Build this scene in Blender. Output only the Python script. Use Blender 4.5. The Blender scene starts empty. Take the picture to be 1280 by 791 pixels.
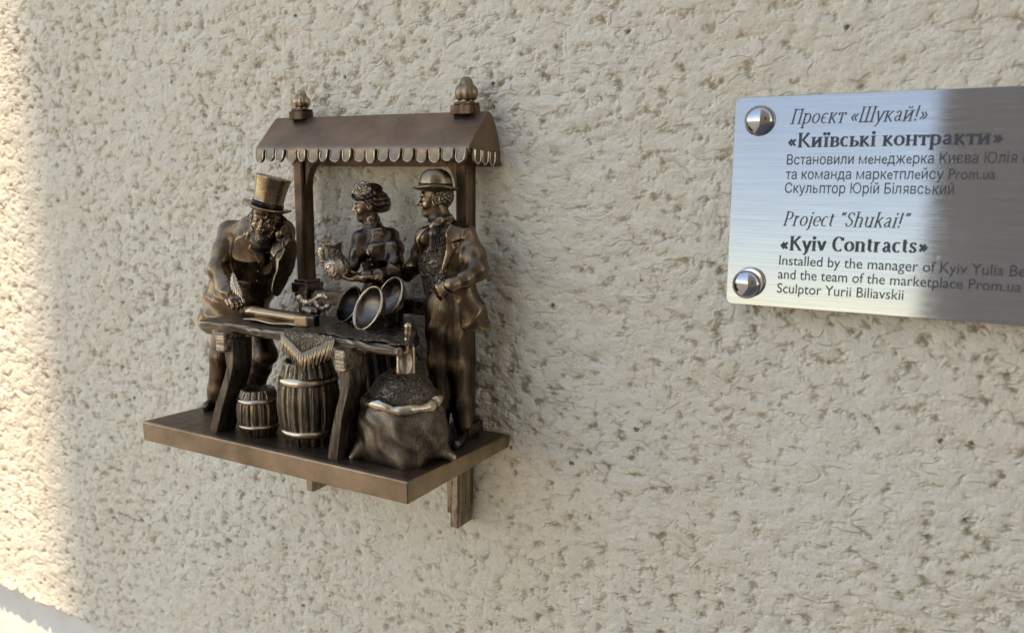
import bpy, bmesh, math, random
import numpy as np
from mathutils import Vector, Matrix

random.seed(7)
rng = np.random.default_rng(7)
SC = bpy.context.scene
COL = SC.collection
PI = math.pi

# ------------------------------------------------------------------ units
# All modelling numbers below are in "u" (1 u = 0.5 m, the camera's distance from the wall).
# The wall is the plane y = 0, x runs right, z up, camera at (0, -1, 0) u.
S = 0.5
OZ = 1.5                                   # eye height above the pavement in metres

# ------------------------------------------------------------------ camera
FPX, PITCH, YAW, ROLL = 1026.5252, math.radians(9.7703), math.radians(28.98799), math.radians(0.50492)
CX, CY = 640.0, 395.5
cp, sp, cyw, syw, cr, sr = math.cos(PITCH), math.sin(PITCH), math.cos(YAW), math.sin(YAW), math.cos(ROLL), math.sin(ROLL)
FWD = np.array([-syw*cp, cyw*cp, -sp]); RT0 = np.array([cyw, syw, 0.0]); UP0 = np.cross(RT0, FWD)
RT = cr*RT0 + sr*UP0
UPV = -sr*RT0 + cr*UP0
EYE = np.array([0.0, -1.0, 0.0])

cam_d = bpy.data.cameras.new("camera")
cam_d.sensor_width = 36.0
cam_d.lens = FPX/1280*36
cam_d.clip_start = 0.01
cam_d.clip_end = 500
cam_d.dof.use_dof = True
cam_d.dof.focus_distance = 0.545
cam_d.dof.aperture_fstop = 9.0
cam = bpy.data.objects.new("camera", cam_d)
COL.objects.link(cam)
M = Matrix(((RT[0], UPV[0], -FWD[0], 0), (RT[1], UPV[1], -FWD[1], -1.0*S), (RT[2], UPV[2], -FWD[2], OZ), (0, 0, 0, 1)))
cam.matrix_world = M
SC.camera = cam

# ------------------------------------------------------------------ light
SUN_EL = math.radians(70)
SUN_DIR = np.array([1.352, -7.5])          # plan direction from the wall to the sun
SUN_DIR = SUN_DIR/np.linalg.norm(SUN_DIR)
world = bpy.data.worlds.new("World"); SC.world = world
world.use_nodes = True
wn = world.node_tree
bg = wn.nodes["Background"]
sky = wn.nodes.new("ShaderNodeTexSky")
sky.sky_type = 'NISHITA'; sky.sun_disc = False
sky.sun_elevation = SUN_EL
sky.sun_rotation = math.atan2(SUN_DIR[0], SUN_DIR[1])
sky.air_density = 1.0; sky.dust_density = 0.0; sky.ozone_density = 3.0
wn.links.new(sky.outputs[0], bg.inputs[0])
bg.inputs[1].default_value = 0.15
sun_d = bpy.data.lights.new("sun", 'SUN')
sun_d.energy = 2.0; sun_d.angle = math.radians(0.53); sun_d.color = (1.0, 0.97, 0.92)
sun = bpy.data.objects.new("sun", sun_d); COL.objects.link(sun)
to_sun = Vector((SUN_DIR[0]*math.cos(SUN_EL), SUN_DIR[1]*math.cos(SUN_EL), math.sin(SUN_EL)))
sun.rotation_euler = to_sun.to_track_quat('Z', 'Y').to_euler()
sun.location = (0, -3, 6)

SC.view_settings.view_transform = 'Standard'
SC.view_settings.look = 'None'
SC.view_settings.gamma = 1.0
SC.view_settings.use_curve_mapping = False
SC.view_settings.exposure = 1.74
SC.view_settings.use_white_balance = True
SC.view_settings.white_balance_temperature = 9500
SC.view_settings.white_balance_tint = 18.3
SC.render.engine = 'CYCLES'
try:
    SC.cycles.use_denoising = True
    SC.cycles.denoiser = 'OPENIMAGEDENOISE'
except Exception:
    pass
SC.cycles.max_bounces = 8

# ------------------------------------------------------------------ helpers: pixels -> points with a real depth
def ray(x, y):
    return FWD + (x-CX)/FPX*RT - (y-CY)/FPX*UPV
def at(x, y, Y):
    d = ray(x, y); return EYE + d*((Y+1.0)/d[1])
def pxu(P):
    return float((np.asarray(P)-EYE) @ FWD)/FPX      # u per photo pixel at a point
def pr(x, y, Y, r):
    P = at(x, y, Y); return P, r*pxu(P)
def A(*v): return np.array(v, float)
def unit(v): v = np.asarray(v, float); return v/np.linalg.norm(v)

# ------------------------------------------------------------------ helpers: linking
def to_mesh(name, V, F, base, mats, smooth=True, mi=None):
    me = bpy.data.meshes.new(name)
    V = (np.asarray(V, float)-np.asarray(base, float))*S
    me.from_pydata(V.tolist(), [], F.tolist() if hasattr(F, 'tolist') else F)
    for m in (mats if isinstance(mats, (list, tuple)) else [mats]): me.materials.append(m)
    if mi is not None: me.polygons.foreach_set('material_index', mi)
    me.polygons.foreach_set('use_smooth', [smooth]*len(me.polygons))
    me.update()
    return me
def wloc(p): return (p[0]*S, p[1]*S, p[2]*S+OZ)
class Thing:
    def __init__(s, name, label=None, cat=None, base=(0, 0, 0), group=None, kind=None, mesh=None):
        s.base = np.asarray(base, float)
        s.o = bpy.data.objects.new(name, mesh); COL.objects.link(s.o)
        s.o.location = wloc(s.base)
        if label: s.o['label'] = label
        if cat: s.o['category'] = cat
        if group: s.o['group'] = group
        if kind: s.o['kind'] = kind
def solo(name, V, F, mat, label=None, cat=None, base=(0, 0, 0), smooth=True, bevel=0, group=None, kind=None, **k):
    t = Thing(name, label, cat, base, group, kind, to_mesh(name, V, F, base, mat, smooth, **k))
    if bevel: add_bevel(t.o, bevel)
    return t
def part(t, name, V, F, mat, smooth=True, parent=None, bevel=0, label=None, **k):
    o = bpy.data.objects.new(name, to_mesh(name, V, F, t.base, mat, smooth, **k)); COL.objects.link(o)
    o.parent = parent or t.o
    if bevel: add_bevel(o, bevel)
    if label: o['label'] = label
    return o
def add_bevel(o, w, seg=3):
    b = o.modifiers.new('bevel', 'BEVEL'); b.width = w*S; b.segments = seg; b.limit_method = 'ANGLE'; b.angle_limit = math.radians(35)
    o.data.polygons.foreach_set('use_smooth', [True]*len(o.data.polygons))
    b.harden_normals = True

# ------------------------------------------------------------------ helpers: plain mesh shapes (return V, F)
def join(*vf):
    V = []; F = []; n = 0
    for v, f in vf:
        V += [tuple(map(float, q)) for q in v]; F += [tuple(int(i)+n for i in q) for q in f]; n += len(v)
    return V, F
def box(x0, x1, y0, y1, z0, z1):
    V = [(x, y, z) for x in (x0, x1) for y in (y0, y1) for z in (z0, z1)]
    return V, [(0, 1, 3, 2), (4, 6, 7, 5), (0, 4, 5, 1), (2, 3, 7, 6), (0, 2, 6, 4), (1, 5, 7, 3)]
def prism(poly, f0, f1):
    """poly of 2-D points; f0, f1 map a 2-D point to the two end caps."""
    n = len(poly)
    V = [f0(*p) for p in poly] + [f1(*p) for p in poly]
    F = [tuple(range(n))[::-1], tuple(range(n, 2*n))] + [(i, (i+1) % n, n+(i+1) % n, n+i) for i in range(n)]
    return V, F
def frame(d):
    d = unit(d); a = A(0, 0, 1) if abs(d[2]) < .9 else A(1, 0, 0)
    x = unit(np.cross(a, d)); return x, np.cross(d, x), d
def tube(path, rad, n=12, flat=1.0):
    path = [np.asarray(p, float) for p in path]; m = len(path)
    if not hasattr(rad, '__len__'): rad = [rad]*m
    V = []; F = []; px = None
    for i, p in enumerate(path):
        d = unit(path[min(i+1, m-1)]-path[max(i-1, 0)])
        if px is None: px = frame(d)[0]
        px = unit(px-d*(px@d)); py = np.cross(d, px)
        for k in range(n):
            a = 2*PI*k/n; V.append(p+rad[i]*(math.cos(a)*px+flat*math.sin(a)*py))
    for i in range(m-1):
        for k in range(n): F.append((i*n+k, i*n+(k+1) % n, (i+1)*n+(k+1) % n, (i+1)*n+k))
    F.append(tuple(range(n))[::-1]); F.append(tuple(range((m-1)*n, m*n)))
    return V, F
def lathe(prof, c, ax=(0, 0, 1), n=32, fr=None):
    """prof: list of (r, h) along axis."""
    x, y, d = frame(ax); V = []; F = []; m = len(prof)
    for i, (r, h) in enumerate(prof):
        for k in range(n):
            a = 2*PI*k/n; rr = r if fr is None else fr(r, h, a)
            V.append(np.asarray(c)+rr*(math.cos(a)*x+math.sin(a)*y)+h*d)
    for i in range(m-1):
        for k in range(n): F.append((i*n+k, i*n+(k+1) % n, (i+1)*n+(k+1) % n, (i+1)*n+k))
    F.append(tuple(range(n))[::-1]); F.append(tuple(range((m-1)*n, m*n)))
    return V, F
def sheet(fn, nu, nv):
    V = [fn(i/nu, j/nv) for i in range(nu+1) for j in range(nv+1)]
    F = [(i*(nv+1)+j, (i+1)*(nv+1)+j, (i+1)*(nv+1)+j+1, i*(nv+1)+j+1) for i in range(nu) for j in range(nv)]
    return V, F
def thick(o, t):
    m = o.modifiers.new('solid', 'SOLIDIFY'); m.thickness = t*S; m.offset = 0

# ------------------------------------------------------------------ helpers: sculpting with blended solids, meshed by surface nets
class SD:
    def __init__(s, lo, hi, h=.0013):
        s.lo = np.asarray(lo, float); s.h = h
        n = [int(math.ceil((b-a)/h))+1 for a, b in zip(lo, hi)]
        s.ax = [(s.lo[i]+h*np.arange(n[i])).astype(np.float32) for i in range(3)]
        s.v = np.full(n, .05, np.float32)
    def slc(s, lo, hi, m):
        out = []
        for i in range(3):
            a = max(0, int((lo[i]-m-s.lo[i])/s.h)); b = min(len(s.ax[i]), int((hi[i]+m-s.lo[i])/s.h)+2)
            out.append(slice(a, max(a, b)))
        return tuple(out)
    def put(s, fn, lo, hi, k, op):
        m = .008+k
        sl = s.slc(lo, hi, m)
        X = s.ax[0][sl[0]][:, None, None]; Y = s.ax[1][sl[1]][None, :, None]; Z = s.ax[2][sl[2]][None, None, :]
        if X.size*Y.size*Z.size == 0: return s
        d = fn(X, Y, Z).astype(np.float32); a = s.v[sl]
        if op == 'sub': d = -d; sg = -1
        elif op == 'and': d = d; sg = -1
        else: sg = 1
        if k > 0:
            h = np.maximum(k-np.abs(a-d), 0)/k
            r = np.minimum(a, d)-h*h*k/4 if sg > 0 else np.maximum(a, d)+h*h*k/4
        else: r = np.minimum(a, d) if sg > 0 else np.maximum(a, d)
        s.v[sl] = r
        return s
    def cap(s, a, b, ra, rb=None, k=.006, op='add', F=None, q=1.0):
        """tapered capsule; with F its thickness along F is q times."""
        rb = ra if rb is None else rb
        a = np.asarray(a, float); b = np.asarray(b, float); r = max(ra, rb)
        Fv = None if F is None else unit(F)
        def fn(X, Y, Z):
            px, py, pz = X-a[0], Y-a[1], Z-a[2]; ba = b-a; bx = ba.copy()
            if Fv is not None and q != 1:
                g = (1/q-1); dp = px*Fv[0]+py*Fv[1]+pz*Fv[2]
                px = px+g*dp*Fv[0]; py = py+g*dp*Fv[1]; pz = pz+g*dp*Fv[2]
                bx = ba+g*(ba@Fv)*Fv
            L = max(bx@bx, 1e-12)
            t = np.clip((px*bx[0]+py*bx[1]+pz*bx[2])/L, 0, 1)
            d = np.sqrt((px-t*bx[0])**2+(py-t*bx[1])**2+(pz-t*bx[2])**2)-(ra+(rb-ra)*t)
            return d*min(1, q) if Fv is not None else d
        return s.put(fn, np.minimum(a, b)-r*max(1, q), np.maximum(a, b)+r*max(1, q), k, op)
    def chain(s, pts, k=.006, **kw):
        for (a, ra), (b, rb) in zip(pts[:-1], pts[1:]): s.cap(a, b, ra, rb, k, **kw)
        return s
    def ell(s, c, rad, axes=None, k=.006, op='add'):
        c = np.asarray(c, float); R = np.eye(3) if axes is None else np.array([unit(a) for a in axes]); r = np.asarray(rad, float)
        m = r.max()
        def fn(X, Y, Z):
            px, py, pz = X-c[0], Y-c[1], Z-c[2]
            q = [px*R[i][0]+py*R[i][1]+pz*R[i][2] for i in range(3)]
            k0 = np.sqrt(sum((q[i]/r[i])**2 for i in range(3))); k1 = np.sqrt(sum((q[i]/r[i]**2)**2 for i in range(3)))
            return k0*(k0-1)/np.maximum(k1, 1e-6)
        return s.put(fn, c-m, c+m, k, op)
    def bx(s, c, half, axes=None, rnd=.002, k=.004, op='add'):
        c = np.asarray(c, float); R = np.eye(3) if axes is None else np.array([unit(a) for a in axes]); b = np.asarray(half, float)
        m = float(np.linalg.norm(b))
        def fn(X, Y, Z):
            px, py, pz = X-c[0], Y-c[1], Z-c[2]
            q = [np.abs(px*R[i][0]+py*R[i][1]+pz*R[i][2])-(b[i]-rnd) for i in range(3)]
            o = np.sqrt(sum(np.maximum(t, 0)**2 for t in q)); return o+np.minimum(np.maximum(q[0], np.maximum(q[1], q[2])), 0)-rnd
        return s.put(fn, c-m, c+m, k, op)
    def field(s, fn):
        X = s.ax[0][:, None, None]; Y = s.ax[1][None, :, None]; Z = s.ax[2][None, None, :]
        s.v = (s.v+fn(X, Y, Z)).astype(np.float32); return s
    def mesh(s):
        v = s.v; sg = v < 0; h = s.h
        for sl in ((0, slice(None), slice(None)), (-1, slice(None), slice(None)), (slice(None), 0, slice(None)), (slice(None), -1, slice(None)), (slice(None), slice(None), 0), (slice(None), slice(None), -1)):
            sg[sl] = False
        C = [(i, j, k) for i in (0, 1) for j in (0, 1) for k in (0, 1)]
        n = np.array(v.shape)-1
        cut = lambda a, o: a[o[0]:o[0]+n[0], o[1]:o[1]+n[1], o[2]:o[2]+n[2]]
        cnt = np.zeros(n, np.int8)
        for o in C: cnt += cut(sg, o)
        act = (cnt > 0) & (cnt < 8); idx = np.full(n, -1, np.int64); I = np.argwhere(act); idx[act] = np.arange(len(I))
        cv = {o: v[I[:, 0]+o[0], I[:, 1]+o[1], I[:, 2]+o[2]] for o in C}
        cs = {o: sg[I[:, 0]+o[0], I[:, 1]+o[1], I[:, 2]+o[2]] for o in C}
        acc = np.zeros((len(I), 3)); num = np.zeros(len(I))
        for a in C:
            for ax in range(3):
                if a[ax]: continue
                b = list(a); b[ax] = 1; b = tuple(b)
                m = cs[a] != cs[b]; va, vb = cv[a], cv[b]; den = va-vb
                t = np.where(np.abs(den) > 1e-9, va/np.where(np.abs(den) > 1e-9, den, 1), .5).clip(0, 1)
                P = np.repeat(np.array([a], float), len(I), 0); P[:, ax] += t
                acc[m] += P[m]; num[m] += 1
        V = s.lo+h*(I+acc/num[:, None])
        F = []
        for ax in range(3):
            o1, o2 = [(1, 2), (2, 0), (0, 1)][ax]
            a = sg; sl0 = [slice(None)]*3; sl1 = [slice(None)]*3; sl0[ax] = slice(0, -1); sl1[ax] = slice(1, None)
            cr_ = a[tuple(sl0)] != a[tuple(sl1)]; E = np.argwhere(cr_)
            E = E[(E[:, o1] > 0) & (E[:, o2] > 0) & (E[:, o1] < n[o1]) & (E[:, o2] < n[o2])]
            inside = a[E[:, 0], E[:, 1], E[:, 2]]
            def g(d1, d2):
                q = E.copy(); q[:, o1] -= d1; q[:, o2] -= d2; return idx[q[:, 0], q[:, 1], q[:, 2]]
            Q = np.stack([g(0, 0), g(1, 0), g(1, 1), g(0, 1)], 1)
            Q[~inside] = Q[~inside][:, ::-1]
            F.append(Q)
        F = np.concatenate(F); F = F[(F >= 0).all(1)]
        # one light smoothing pass
        for _ in range(2):
            s_ = np.zeros_like(V); c_ = np.zeros(len(V))
            for a, b in ((0, 1), (1, 2), (2, 3), (3, 0)):
                np.add.at(s_, F[:, a], V[F[:, b]]); np.add.at(c_, F[:, a], 1)
                np.add.at(s_, F[:, b], V[F[:, a]]); np.add.at(c_, F[:, b], 1)
            V = V+.45*(s_/np.maximum(c_, 1)[:, None]-V)
        return V, F
def fold(X, Y, Z, d, f, seed=0., w=1.5):
    t = d[0]*X+d[1]*Y+d[2]*Z
    e = unit(np.cross(d, (0.3, 0.5, 0.81))); u_ = e[0]*X+e[1]*Y+e[2]*Z; g = np.cross(d, e); q_ = g[0]*X+g[1]*Y+g[2]*Z
    return np.sin(f*t+w*np.sin(f*.45*u_+seed)+w*.7*np.sin(f*.6*q_+1.3+seed*2.1))

# ------------------------------------------------------------------ materials
class NT:
    def __init__(s, name):
        s.m = bpy.data.materials.new(name); s.m.use_nodes = True; s.t = s.m.node_tree
        s.b = s.t.nodes['Principled BSDF']; s.out = s.t.nodes['Material Output']
        s.tc = s.t.nodes.new('ShaderNodeTexCoord')
    def n(s, ty, **kw):
        q = s.t.nodes.new('ShaderNode'+ty)
        for k, v in kw.items(): setattr(q, k, v)
        return q
    def l(s, a, b): s.t.links.new(a, b)
    def val(s, sock, x):
        if hasattr(x, 'links') or hasattr(x, 'is_linked'): s.l(x, sock)
        else: sock.default_value = x
    def math(s, op, a, b=None, c=None):
        q = s.n('Math', operation=op)
        for i, x in enumerate((a, b, c)):
            if x is not None: s.val(q.inputs[i], x)
        return q.outputs[0]
    def maprange(s, x, a, b, c=0., d=1., smooth=True):
        q = s.n('MapRange'); q.interpolation_type = 'SMOOTHSTEP' if smooth else 'LINEAR'
        s.val(q.inputs[0], x)
        for i, z in enumerate((a, b, c, d)): q.inputs[i+1].default_value = z
        return q.outputs[0]
    def noise(s, scale, detail=3, rough=.5, dist=0., vec=None, out=0):
        q = s.n('TexNoise'); q.inputs['Scale'].default_value = scale; q.inputs['Detail'].default_value = detail
        q.inputs['Roughness'].default_value = rough; q.inputs['Distortion'].default_value = dist
        s.l(vec or s.tc.outputs['Object'], q.inputs['Vector']); return q.outputs[out]
    def mapped(s, sc, loc=(0, 0, 0), rot=(0, 0, 0)):
        q = s.n('Mapping'); q.inputs['Scale'].default_value = sc; q.inputs['Location'].default_value = loc; q.inputs['Rotation'].default_value = rot
        s.l(s.tc.outputs['Object'], q.inputs[0]); return q.outputs[0]
    def mix(s, f, a, b):
        q = s.n('Mix', data_type='RGBA'); s.val(q.inputs[0], f)
        for i, x in ((6, a), (7, b)):
            if isinstance(x, tuple): q.inputs[i].default_value = (*x, 1) if len(x) == 3 else x
            else: s.l(x, q.inputs[i])
        return q.outputs[2]
    def bump(s, h, strength, dist, normal=None):
        q = s.n('Bump'); q.inputs['Strength'].default_value = strength; q.inputs['Distance'].default_value = dist
        s.l(h, q.inputs['Height'])
        if normal: s.l(normal, q.inputs['Normal'])
        return q.outputs[0]

def bronze(name, dark, mid, bright, rough=.36, wear=(.502, .535), grain=None, gs=1.0, mottle=60, metal=1.0, bstr=.5, fine=.12):
    t = NT(name)
    geo = t.n('NewGeometry')
    wearf = t.maprange(geo.outputs['Pointiness'], wear[0], wear[1])
    n1 = t.maprange(t.noise(mottle, 4, .55), .28, .75)
    n2 = t.maprange(t.noise(mottle*4.3, 4, .65), .3, .62)
    c = t.mix(n1, dark, mid)
    c = t.mix(t.math('MULTIPLY', wearf, t.math('MULTIPLY_ADD', n2, .3, .7)), c, bright)
    if grain in ('wood_z', 'wood_x'):
        gg = t.noise(1.0, 3, .6, .4, t.mapped((520*gs, 520*gs, 26*gs) if grain == 'wood_z' else (30*gs, 480*gs, 480*gs)))
        c = t.mix(t.maprange(gg, .38, .60), t.mix(.62, c, (.02, .016, .012)), c)
    t.l(c, t.b.inputs['Base Color'])
    t.b.inputs['Metallic'].default_value = metal
    r = t.math('ADD', t.math('MULTIPLY', n2, .14), rough-.05)
    t.l(t.math('SUBTRACT', r, t.math('MULTIPLY', wearf, .08)), t.b.inputs['Roughness'])
    fn_ = t.noise(420, 3, .6)
    nrm = t.bump(fn_, fine, .0005)
    if grain == 'wood_z': g = t.noise(1.0, 4, .65, .6, t.mapped((420*gs, 420*gs, 34*gs)))
    elif grain == 'wood_x': g = t.noise(1.0, 4, .65, .6, t.mapped((40*gs, 380*gs, 380*gs)))
    elif grain == 'weave':
        w1 = t.n('TexWave'); w1.bands_direction = 'X'; w1.inputs['Scale'].default_value = 230*gs; w1.inputs['Distortion'].default_value = 1.5
        w2 = t.n('TexWave'); w2.bands_direction = 'Z'; w2.inputs['Scale'].default_value = 230*gs; w2.inputs['Distortion'].default_value = 1.5
        for w in (w1, w2): t.l(t.tc.outputs['Object'], w.inputs['Vector'])
        g = t.math('MULTIPLY', t.math('MAXIMUM', w1.outputs[1], w2.outputs[1]), t.noise(150, 2))
    elif grain == 'ornament': g = t.maprange(t.noise(170*gs, 2, .5, 1.6), .4, .6)
    elif grain == 'hair': g = t.noise(1.0, 3, .6, 1.2, t.mapped((330*gs, 330*gs, 110*gs)))
    elif grain == 'brush': g = t.noise(1.0, 3, .6, .0, t.mapped((30, 500, 900)))
    else: g = t.noise(70, 3, .55)
    nrm = t.bump(g, bstr, .0016 if grain else .0012, nrm)
    t.l(nrm, t.b.inputs['Normal'])
    return t.m

D1, M1, B1 = (.045, .031, .021), (.12, .083, .056), (.42, .29, .185)
BZ = {
 'cloth': bronze('bronze_cloth', (.085, .058, .037), (.225, .15, .091), (.44, .30, .18), .27, wear=(.502, .534)),
 'dress': bronze('bronze_dress', (.055, .039, .028), (.14, .096, .063), (.46, .335, .215), .26, wear=(.502, .534)),
 'lace': bronze('bronze_lace', (.14, .10, .066), (.32, .225, .147), (.48, .36, .24), .28, grain='ornament', bstr=.8),
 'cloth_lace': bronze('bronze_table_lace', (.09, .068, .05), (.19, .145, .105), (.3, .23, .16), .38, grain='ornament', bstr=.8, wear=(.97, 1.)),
 'skin': bronze('bronze_face', (.10, .066, .042), (.20, .13, .082), (.50, .35, .22), .27),
 'hat': bronze('bronze_hat', (.20, .138, .085), (.38, .27, .165), (.62, .46, .30), .25),
 'hair': bronze('bronze_hair', (.05, .038, .03), (.10, .075, .055), (.36, .27, .19), .32, grain='hair', bstr=.9),
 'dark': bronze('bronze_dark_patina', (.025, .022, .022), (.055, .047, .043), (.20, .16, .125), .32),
 'trouser': bronze('bronze_trouser', (.07, .047, .032), (.19, .122, .074), (.38, .26, .16), .32, grain='wood_z', gs=.5),
 'vest': bronze('bronze_vest', (.08, .062, .047), (.18, .135, .098), (.52, .41, .30), .28, grain='ornament', gs=1.2, bstr=1.0),
 'roof': bronze('bronze_roof', (.20, .130, .086), (.30, .198, .13), (.42, .32, .23), .42, mottle=35, wear=(.97, 1.)),
 'scallop': bronze('bronze_scallop', (.11, .088, .07), (.22, .17, .125), (.50, .40, .30), .36, mottle=90),
 'base': bronze('bronze_base', (.22, .154, .099), (.40, .285, .183), (.50, .38, .26), .37, mottle=35, bstr=.35, fine=.06, wear=(.97, 1.)),
 'base_top': bronze('bronze_base_top', (.12, .088, .066), (.21, .15, .108), (.3, .22, .16), .42, mottle=30, wear=(.97, 1.)),
 'post': bronze('bronze_post', (.10, .064, .042), (.25, .15, .092), (.40, .28, .18), .50, mottle=40, grain='wood_z', gs=.35, bstr=.3, wear=(.97, 1.)),
 'wood': bronze('bronze_wood', (.10, .078, .058), (.19, .145, .105), (.44, .34, .235), .38, grain='wood_z', bstr=.8),
 'woodx': bronze('bronze_wood_top', (.085, .066, .049), (.18, .135, .096), (.52, .40, .28), .35, grain='wood_x', bstr=.8),
 'hoop': bronze('bronze_hoop', (.32, .235, .15), (.46, .345, .225), (.68, .54, .37), .30),
 'sack': bronze('bronze_sack', (.07, .054, .042), (.22, .165, .115), (.46, .35, .25), .34, grain='weave', bstr=.26, mottle=110),
 'rim': bronze('bronze_rim', (.18, .138, .096), (.30, .228, .155), (.58, .46, .33), .32),
 'grain': bronze('bronze_grain', (.085, .068, .054), (.22, .17, .122), (.42, .33, .24), .36, grain='ornament', gs=2.4, bstr=1.0),
 'jug': bronze('bronze_jug', (.12, .09, .065), (.22, .16, .11), (.56, .43, .30), .31, grain='ornament', gs=1.3, bstr=.8),
 'paper': bronze('bronze_parchment', (.26, .18, .11), (.40, .285, .17), (.62, .47, .30), .34),
 'bowl': bronze('bronze_bowl', (.10, .084, .068), (.20, .162, .122), (.54, .42, .29), .30, bstr=.9),
 'fringe': bronze('bronze_fringe', (.11, .078, .05), (.27, .19, .115), (.52, .38, .24), .37),
}

def stucco():
    t = NT('rough_stucco')
    v = t.mapped((1, 0, 1))
    v2 = t.mapped((.55, 0, 1), loc=(3.1, 0, 7.7), rot=(0, .12, 0))
    v3 = t.mapped((.8, 0, 1), loc=(1.7, 0, 2.2))
    big = t.noise(52, 2, .5, .1, v3)
    lump = t.noise(120, 2.6, .56, .12, v3)
    lump = t.math('ADD', lump, t.math('MULTIPLY', t.math('SUBTRACT', t.noise(7, 3, .55, .3, v3), .46), .26))
    plate = t.maprange(lump, .29, .50)                       # pale plateaus with pits and crevices between
    gran = t.noise(300, 3, .62, .1, v)
    grit = t.maprange(gran, .36, .56)
    crease_n = t.noise(58, 2, .5, .3, v2)
    mask = t.maprange(t.noise(60, 2, .5, 0, v), .46, .62)
    cr = t.maprange(t.math('ABSOLUTE', t.math('SUBTRACT', crease_n, .5)), 0, .032)
    cr = t.math('SUBTRACT', 1., t.math('MULTIPLY', t.math('SUBTRACT', 1., cr), mask))
    h = t.math('MULTIPLY_ADD', plate, .50, t.math('MULTIPLY', lump, .55))
    h = t.math('MULTIPLY_ADD', grit, .065, h)
    h = t.math('MULTIPLY_ADD', big, 1.15, h)
    h = t.math('MULTIPLY_ADD', cr, .17, h)
    # colour: cream render, brown dirt caught in creases and pits, big faint blotches
    base = t.mix(t.maprange(t.noise(9, 3, .6, 0, v), .35, .65), (.665, .578, .44), (.695, .63, .505))
    base = t.mix(t.maprange(t.noise(150, 4, .65, 0, v2), .35, .7), base, (.725, .65, .51))
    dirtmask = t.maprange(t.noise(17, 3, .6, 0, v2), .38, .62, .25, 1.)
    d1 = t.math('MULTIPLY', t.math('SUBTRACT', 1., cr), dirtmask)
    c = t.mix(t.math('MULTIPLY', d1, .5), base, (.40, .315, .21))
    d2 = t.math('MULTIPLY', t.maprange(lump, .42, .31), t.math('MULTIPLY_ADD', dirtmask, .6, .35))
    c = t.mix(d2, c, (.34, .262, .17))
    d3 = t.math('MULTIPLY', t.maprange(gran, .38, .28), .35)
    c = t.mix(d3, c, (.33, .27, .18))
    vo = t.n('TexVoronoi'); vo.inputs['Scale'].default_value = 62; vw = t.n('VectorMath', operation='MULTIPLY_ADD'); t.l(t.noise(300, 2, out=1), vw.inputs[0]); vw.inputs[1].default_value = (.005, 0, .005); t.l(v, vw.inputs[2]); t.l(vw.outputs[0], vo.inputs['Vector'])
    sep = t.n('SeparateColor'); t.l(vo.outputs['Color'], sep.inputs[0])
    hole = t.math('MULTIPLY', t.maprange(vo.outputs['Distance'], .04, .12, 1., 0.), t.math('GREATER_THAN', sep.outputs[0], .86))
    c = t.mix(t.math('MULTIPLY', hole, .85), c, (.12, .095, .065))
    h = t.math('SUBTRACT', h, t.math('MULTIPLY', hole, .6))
    t.l(c, t.b.inputs['Base Color'])
    t.b.inputs['Roughness'].default_value = .9
    t.b.inputs['Specular IOR Level'].default_value = .25
    dp = t.n('Displacement'); dp.inputs['Scale'].default_value = .0046; dp.inputs['Midlevel'].default_value = 1.45
    t.l(h, dp.inputs['Height']); t.l(dp.outputs[0], t.out.inputs['Displacement'])
    t.m.displacement_method = 'BOTH'
    return t.m
M_STUCCO = stucco()
def plaster(name, col, col2, rough=.85, scale=25, bs=.35, bd=.002):
    t = NT(name)
    t.l(t.mix(t.maprange(t.noise(scale, 5, .6), .3, .7), col, col2), t.b.inputs['Base Color'])
    t.b.inputs['Roughness'].default_value = rough
    t.l(t.bump(t.noise(scale*6, 4, .6), bs, bd), t.b.inputs['Normal'])
    return t.m
M_LEDGE = plaster('painted_ledge', (.66, .62, .53), (.72, .69, .61))
M_CRACK = plaster('ledge_crack', (.30, .27, .22), (.36, .32, .27))
M_FACADE = plaster('facade_render', (.45, .35, .255), (.52, .42, .31), scale=2)
M_PAVE = plaster('pavement', (.16, .165, .17), (.21, .21, .21), scale=3)
M_GLASS = plaster('window_glass', (.04, .045, .05), (.05, .055, .06), rough=.1, bs=.0)
M_FRAME = plaster('window_frame', (.6, .58, .54), (.65, .63, .58))

def brushed():
    t = NT('brushed_steel')
    t.b.inputs['Metallic'].default_value = .66
    n = t.noise(1.0, 3, .6, 0, t.mapped((2.5, 1, 800)))
    t.l(t.mix(t.maprange(t.noise(1., 4, .7, 0, t.mapped((22, 1, 1500))), .3, .7), (.285, .29, .295), (.34, .345, .35)), t.b.inputs['Base Color'])
    r_ = t.math('ADD', t.maprange(t.noise(14, 5, .7, .6), .40, .75, .04, .10), t.maprange(t.noise(130, 2, .5, .3), .66, .74, 0., .06))
    t.l(r_, t.b.inputs['Roughness'])
    t.l(t.bump(n, .13, .0003), t.b.inputs['Normal'])
    return t.m
M_STEEL = brushed()
def simple(name, col, rough, metal):
    t = NT(name); t.b.inputs['Metallic'].default_value = metal
    t.l(t.mix(t.noise(300, 3), tuple(c*.92 for c in col), col), t.b.inputs['Base Color'])
    t.l(t.maprange(t.noise(260, 4, .7), .3, .75, rough, rough*2.6), t.b.inputs['Roughness'])
    return t.m
M_CHROME = simple('chrome_cap', (.50, .485, .47), .07, 1.0)
M_INK = simple("engraved_lettering", (.07, .073, .08), .6, .0)
M_PLATE_EDGE = simple('plate_edge', (.45, .45, .45), .3, 1.0)

# ================================================================== setting
V, F = box(-400, 400, -400, 400, -3.02, -3.0)
solo('pavement', V, F, M_PAVE, base=(0, 0, -3), kind='structure')

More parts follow.
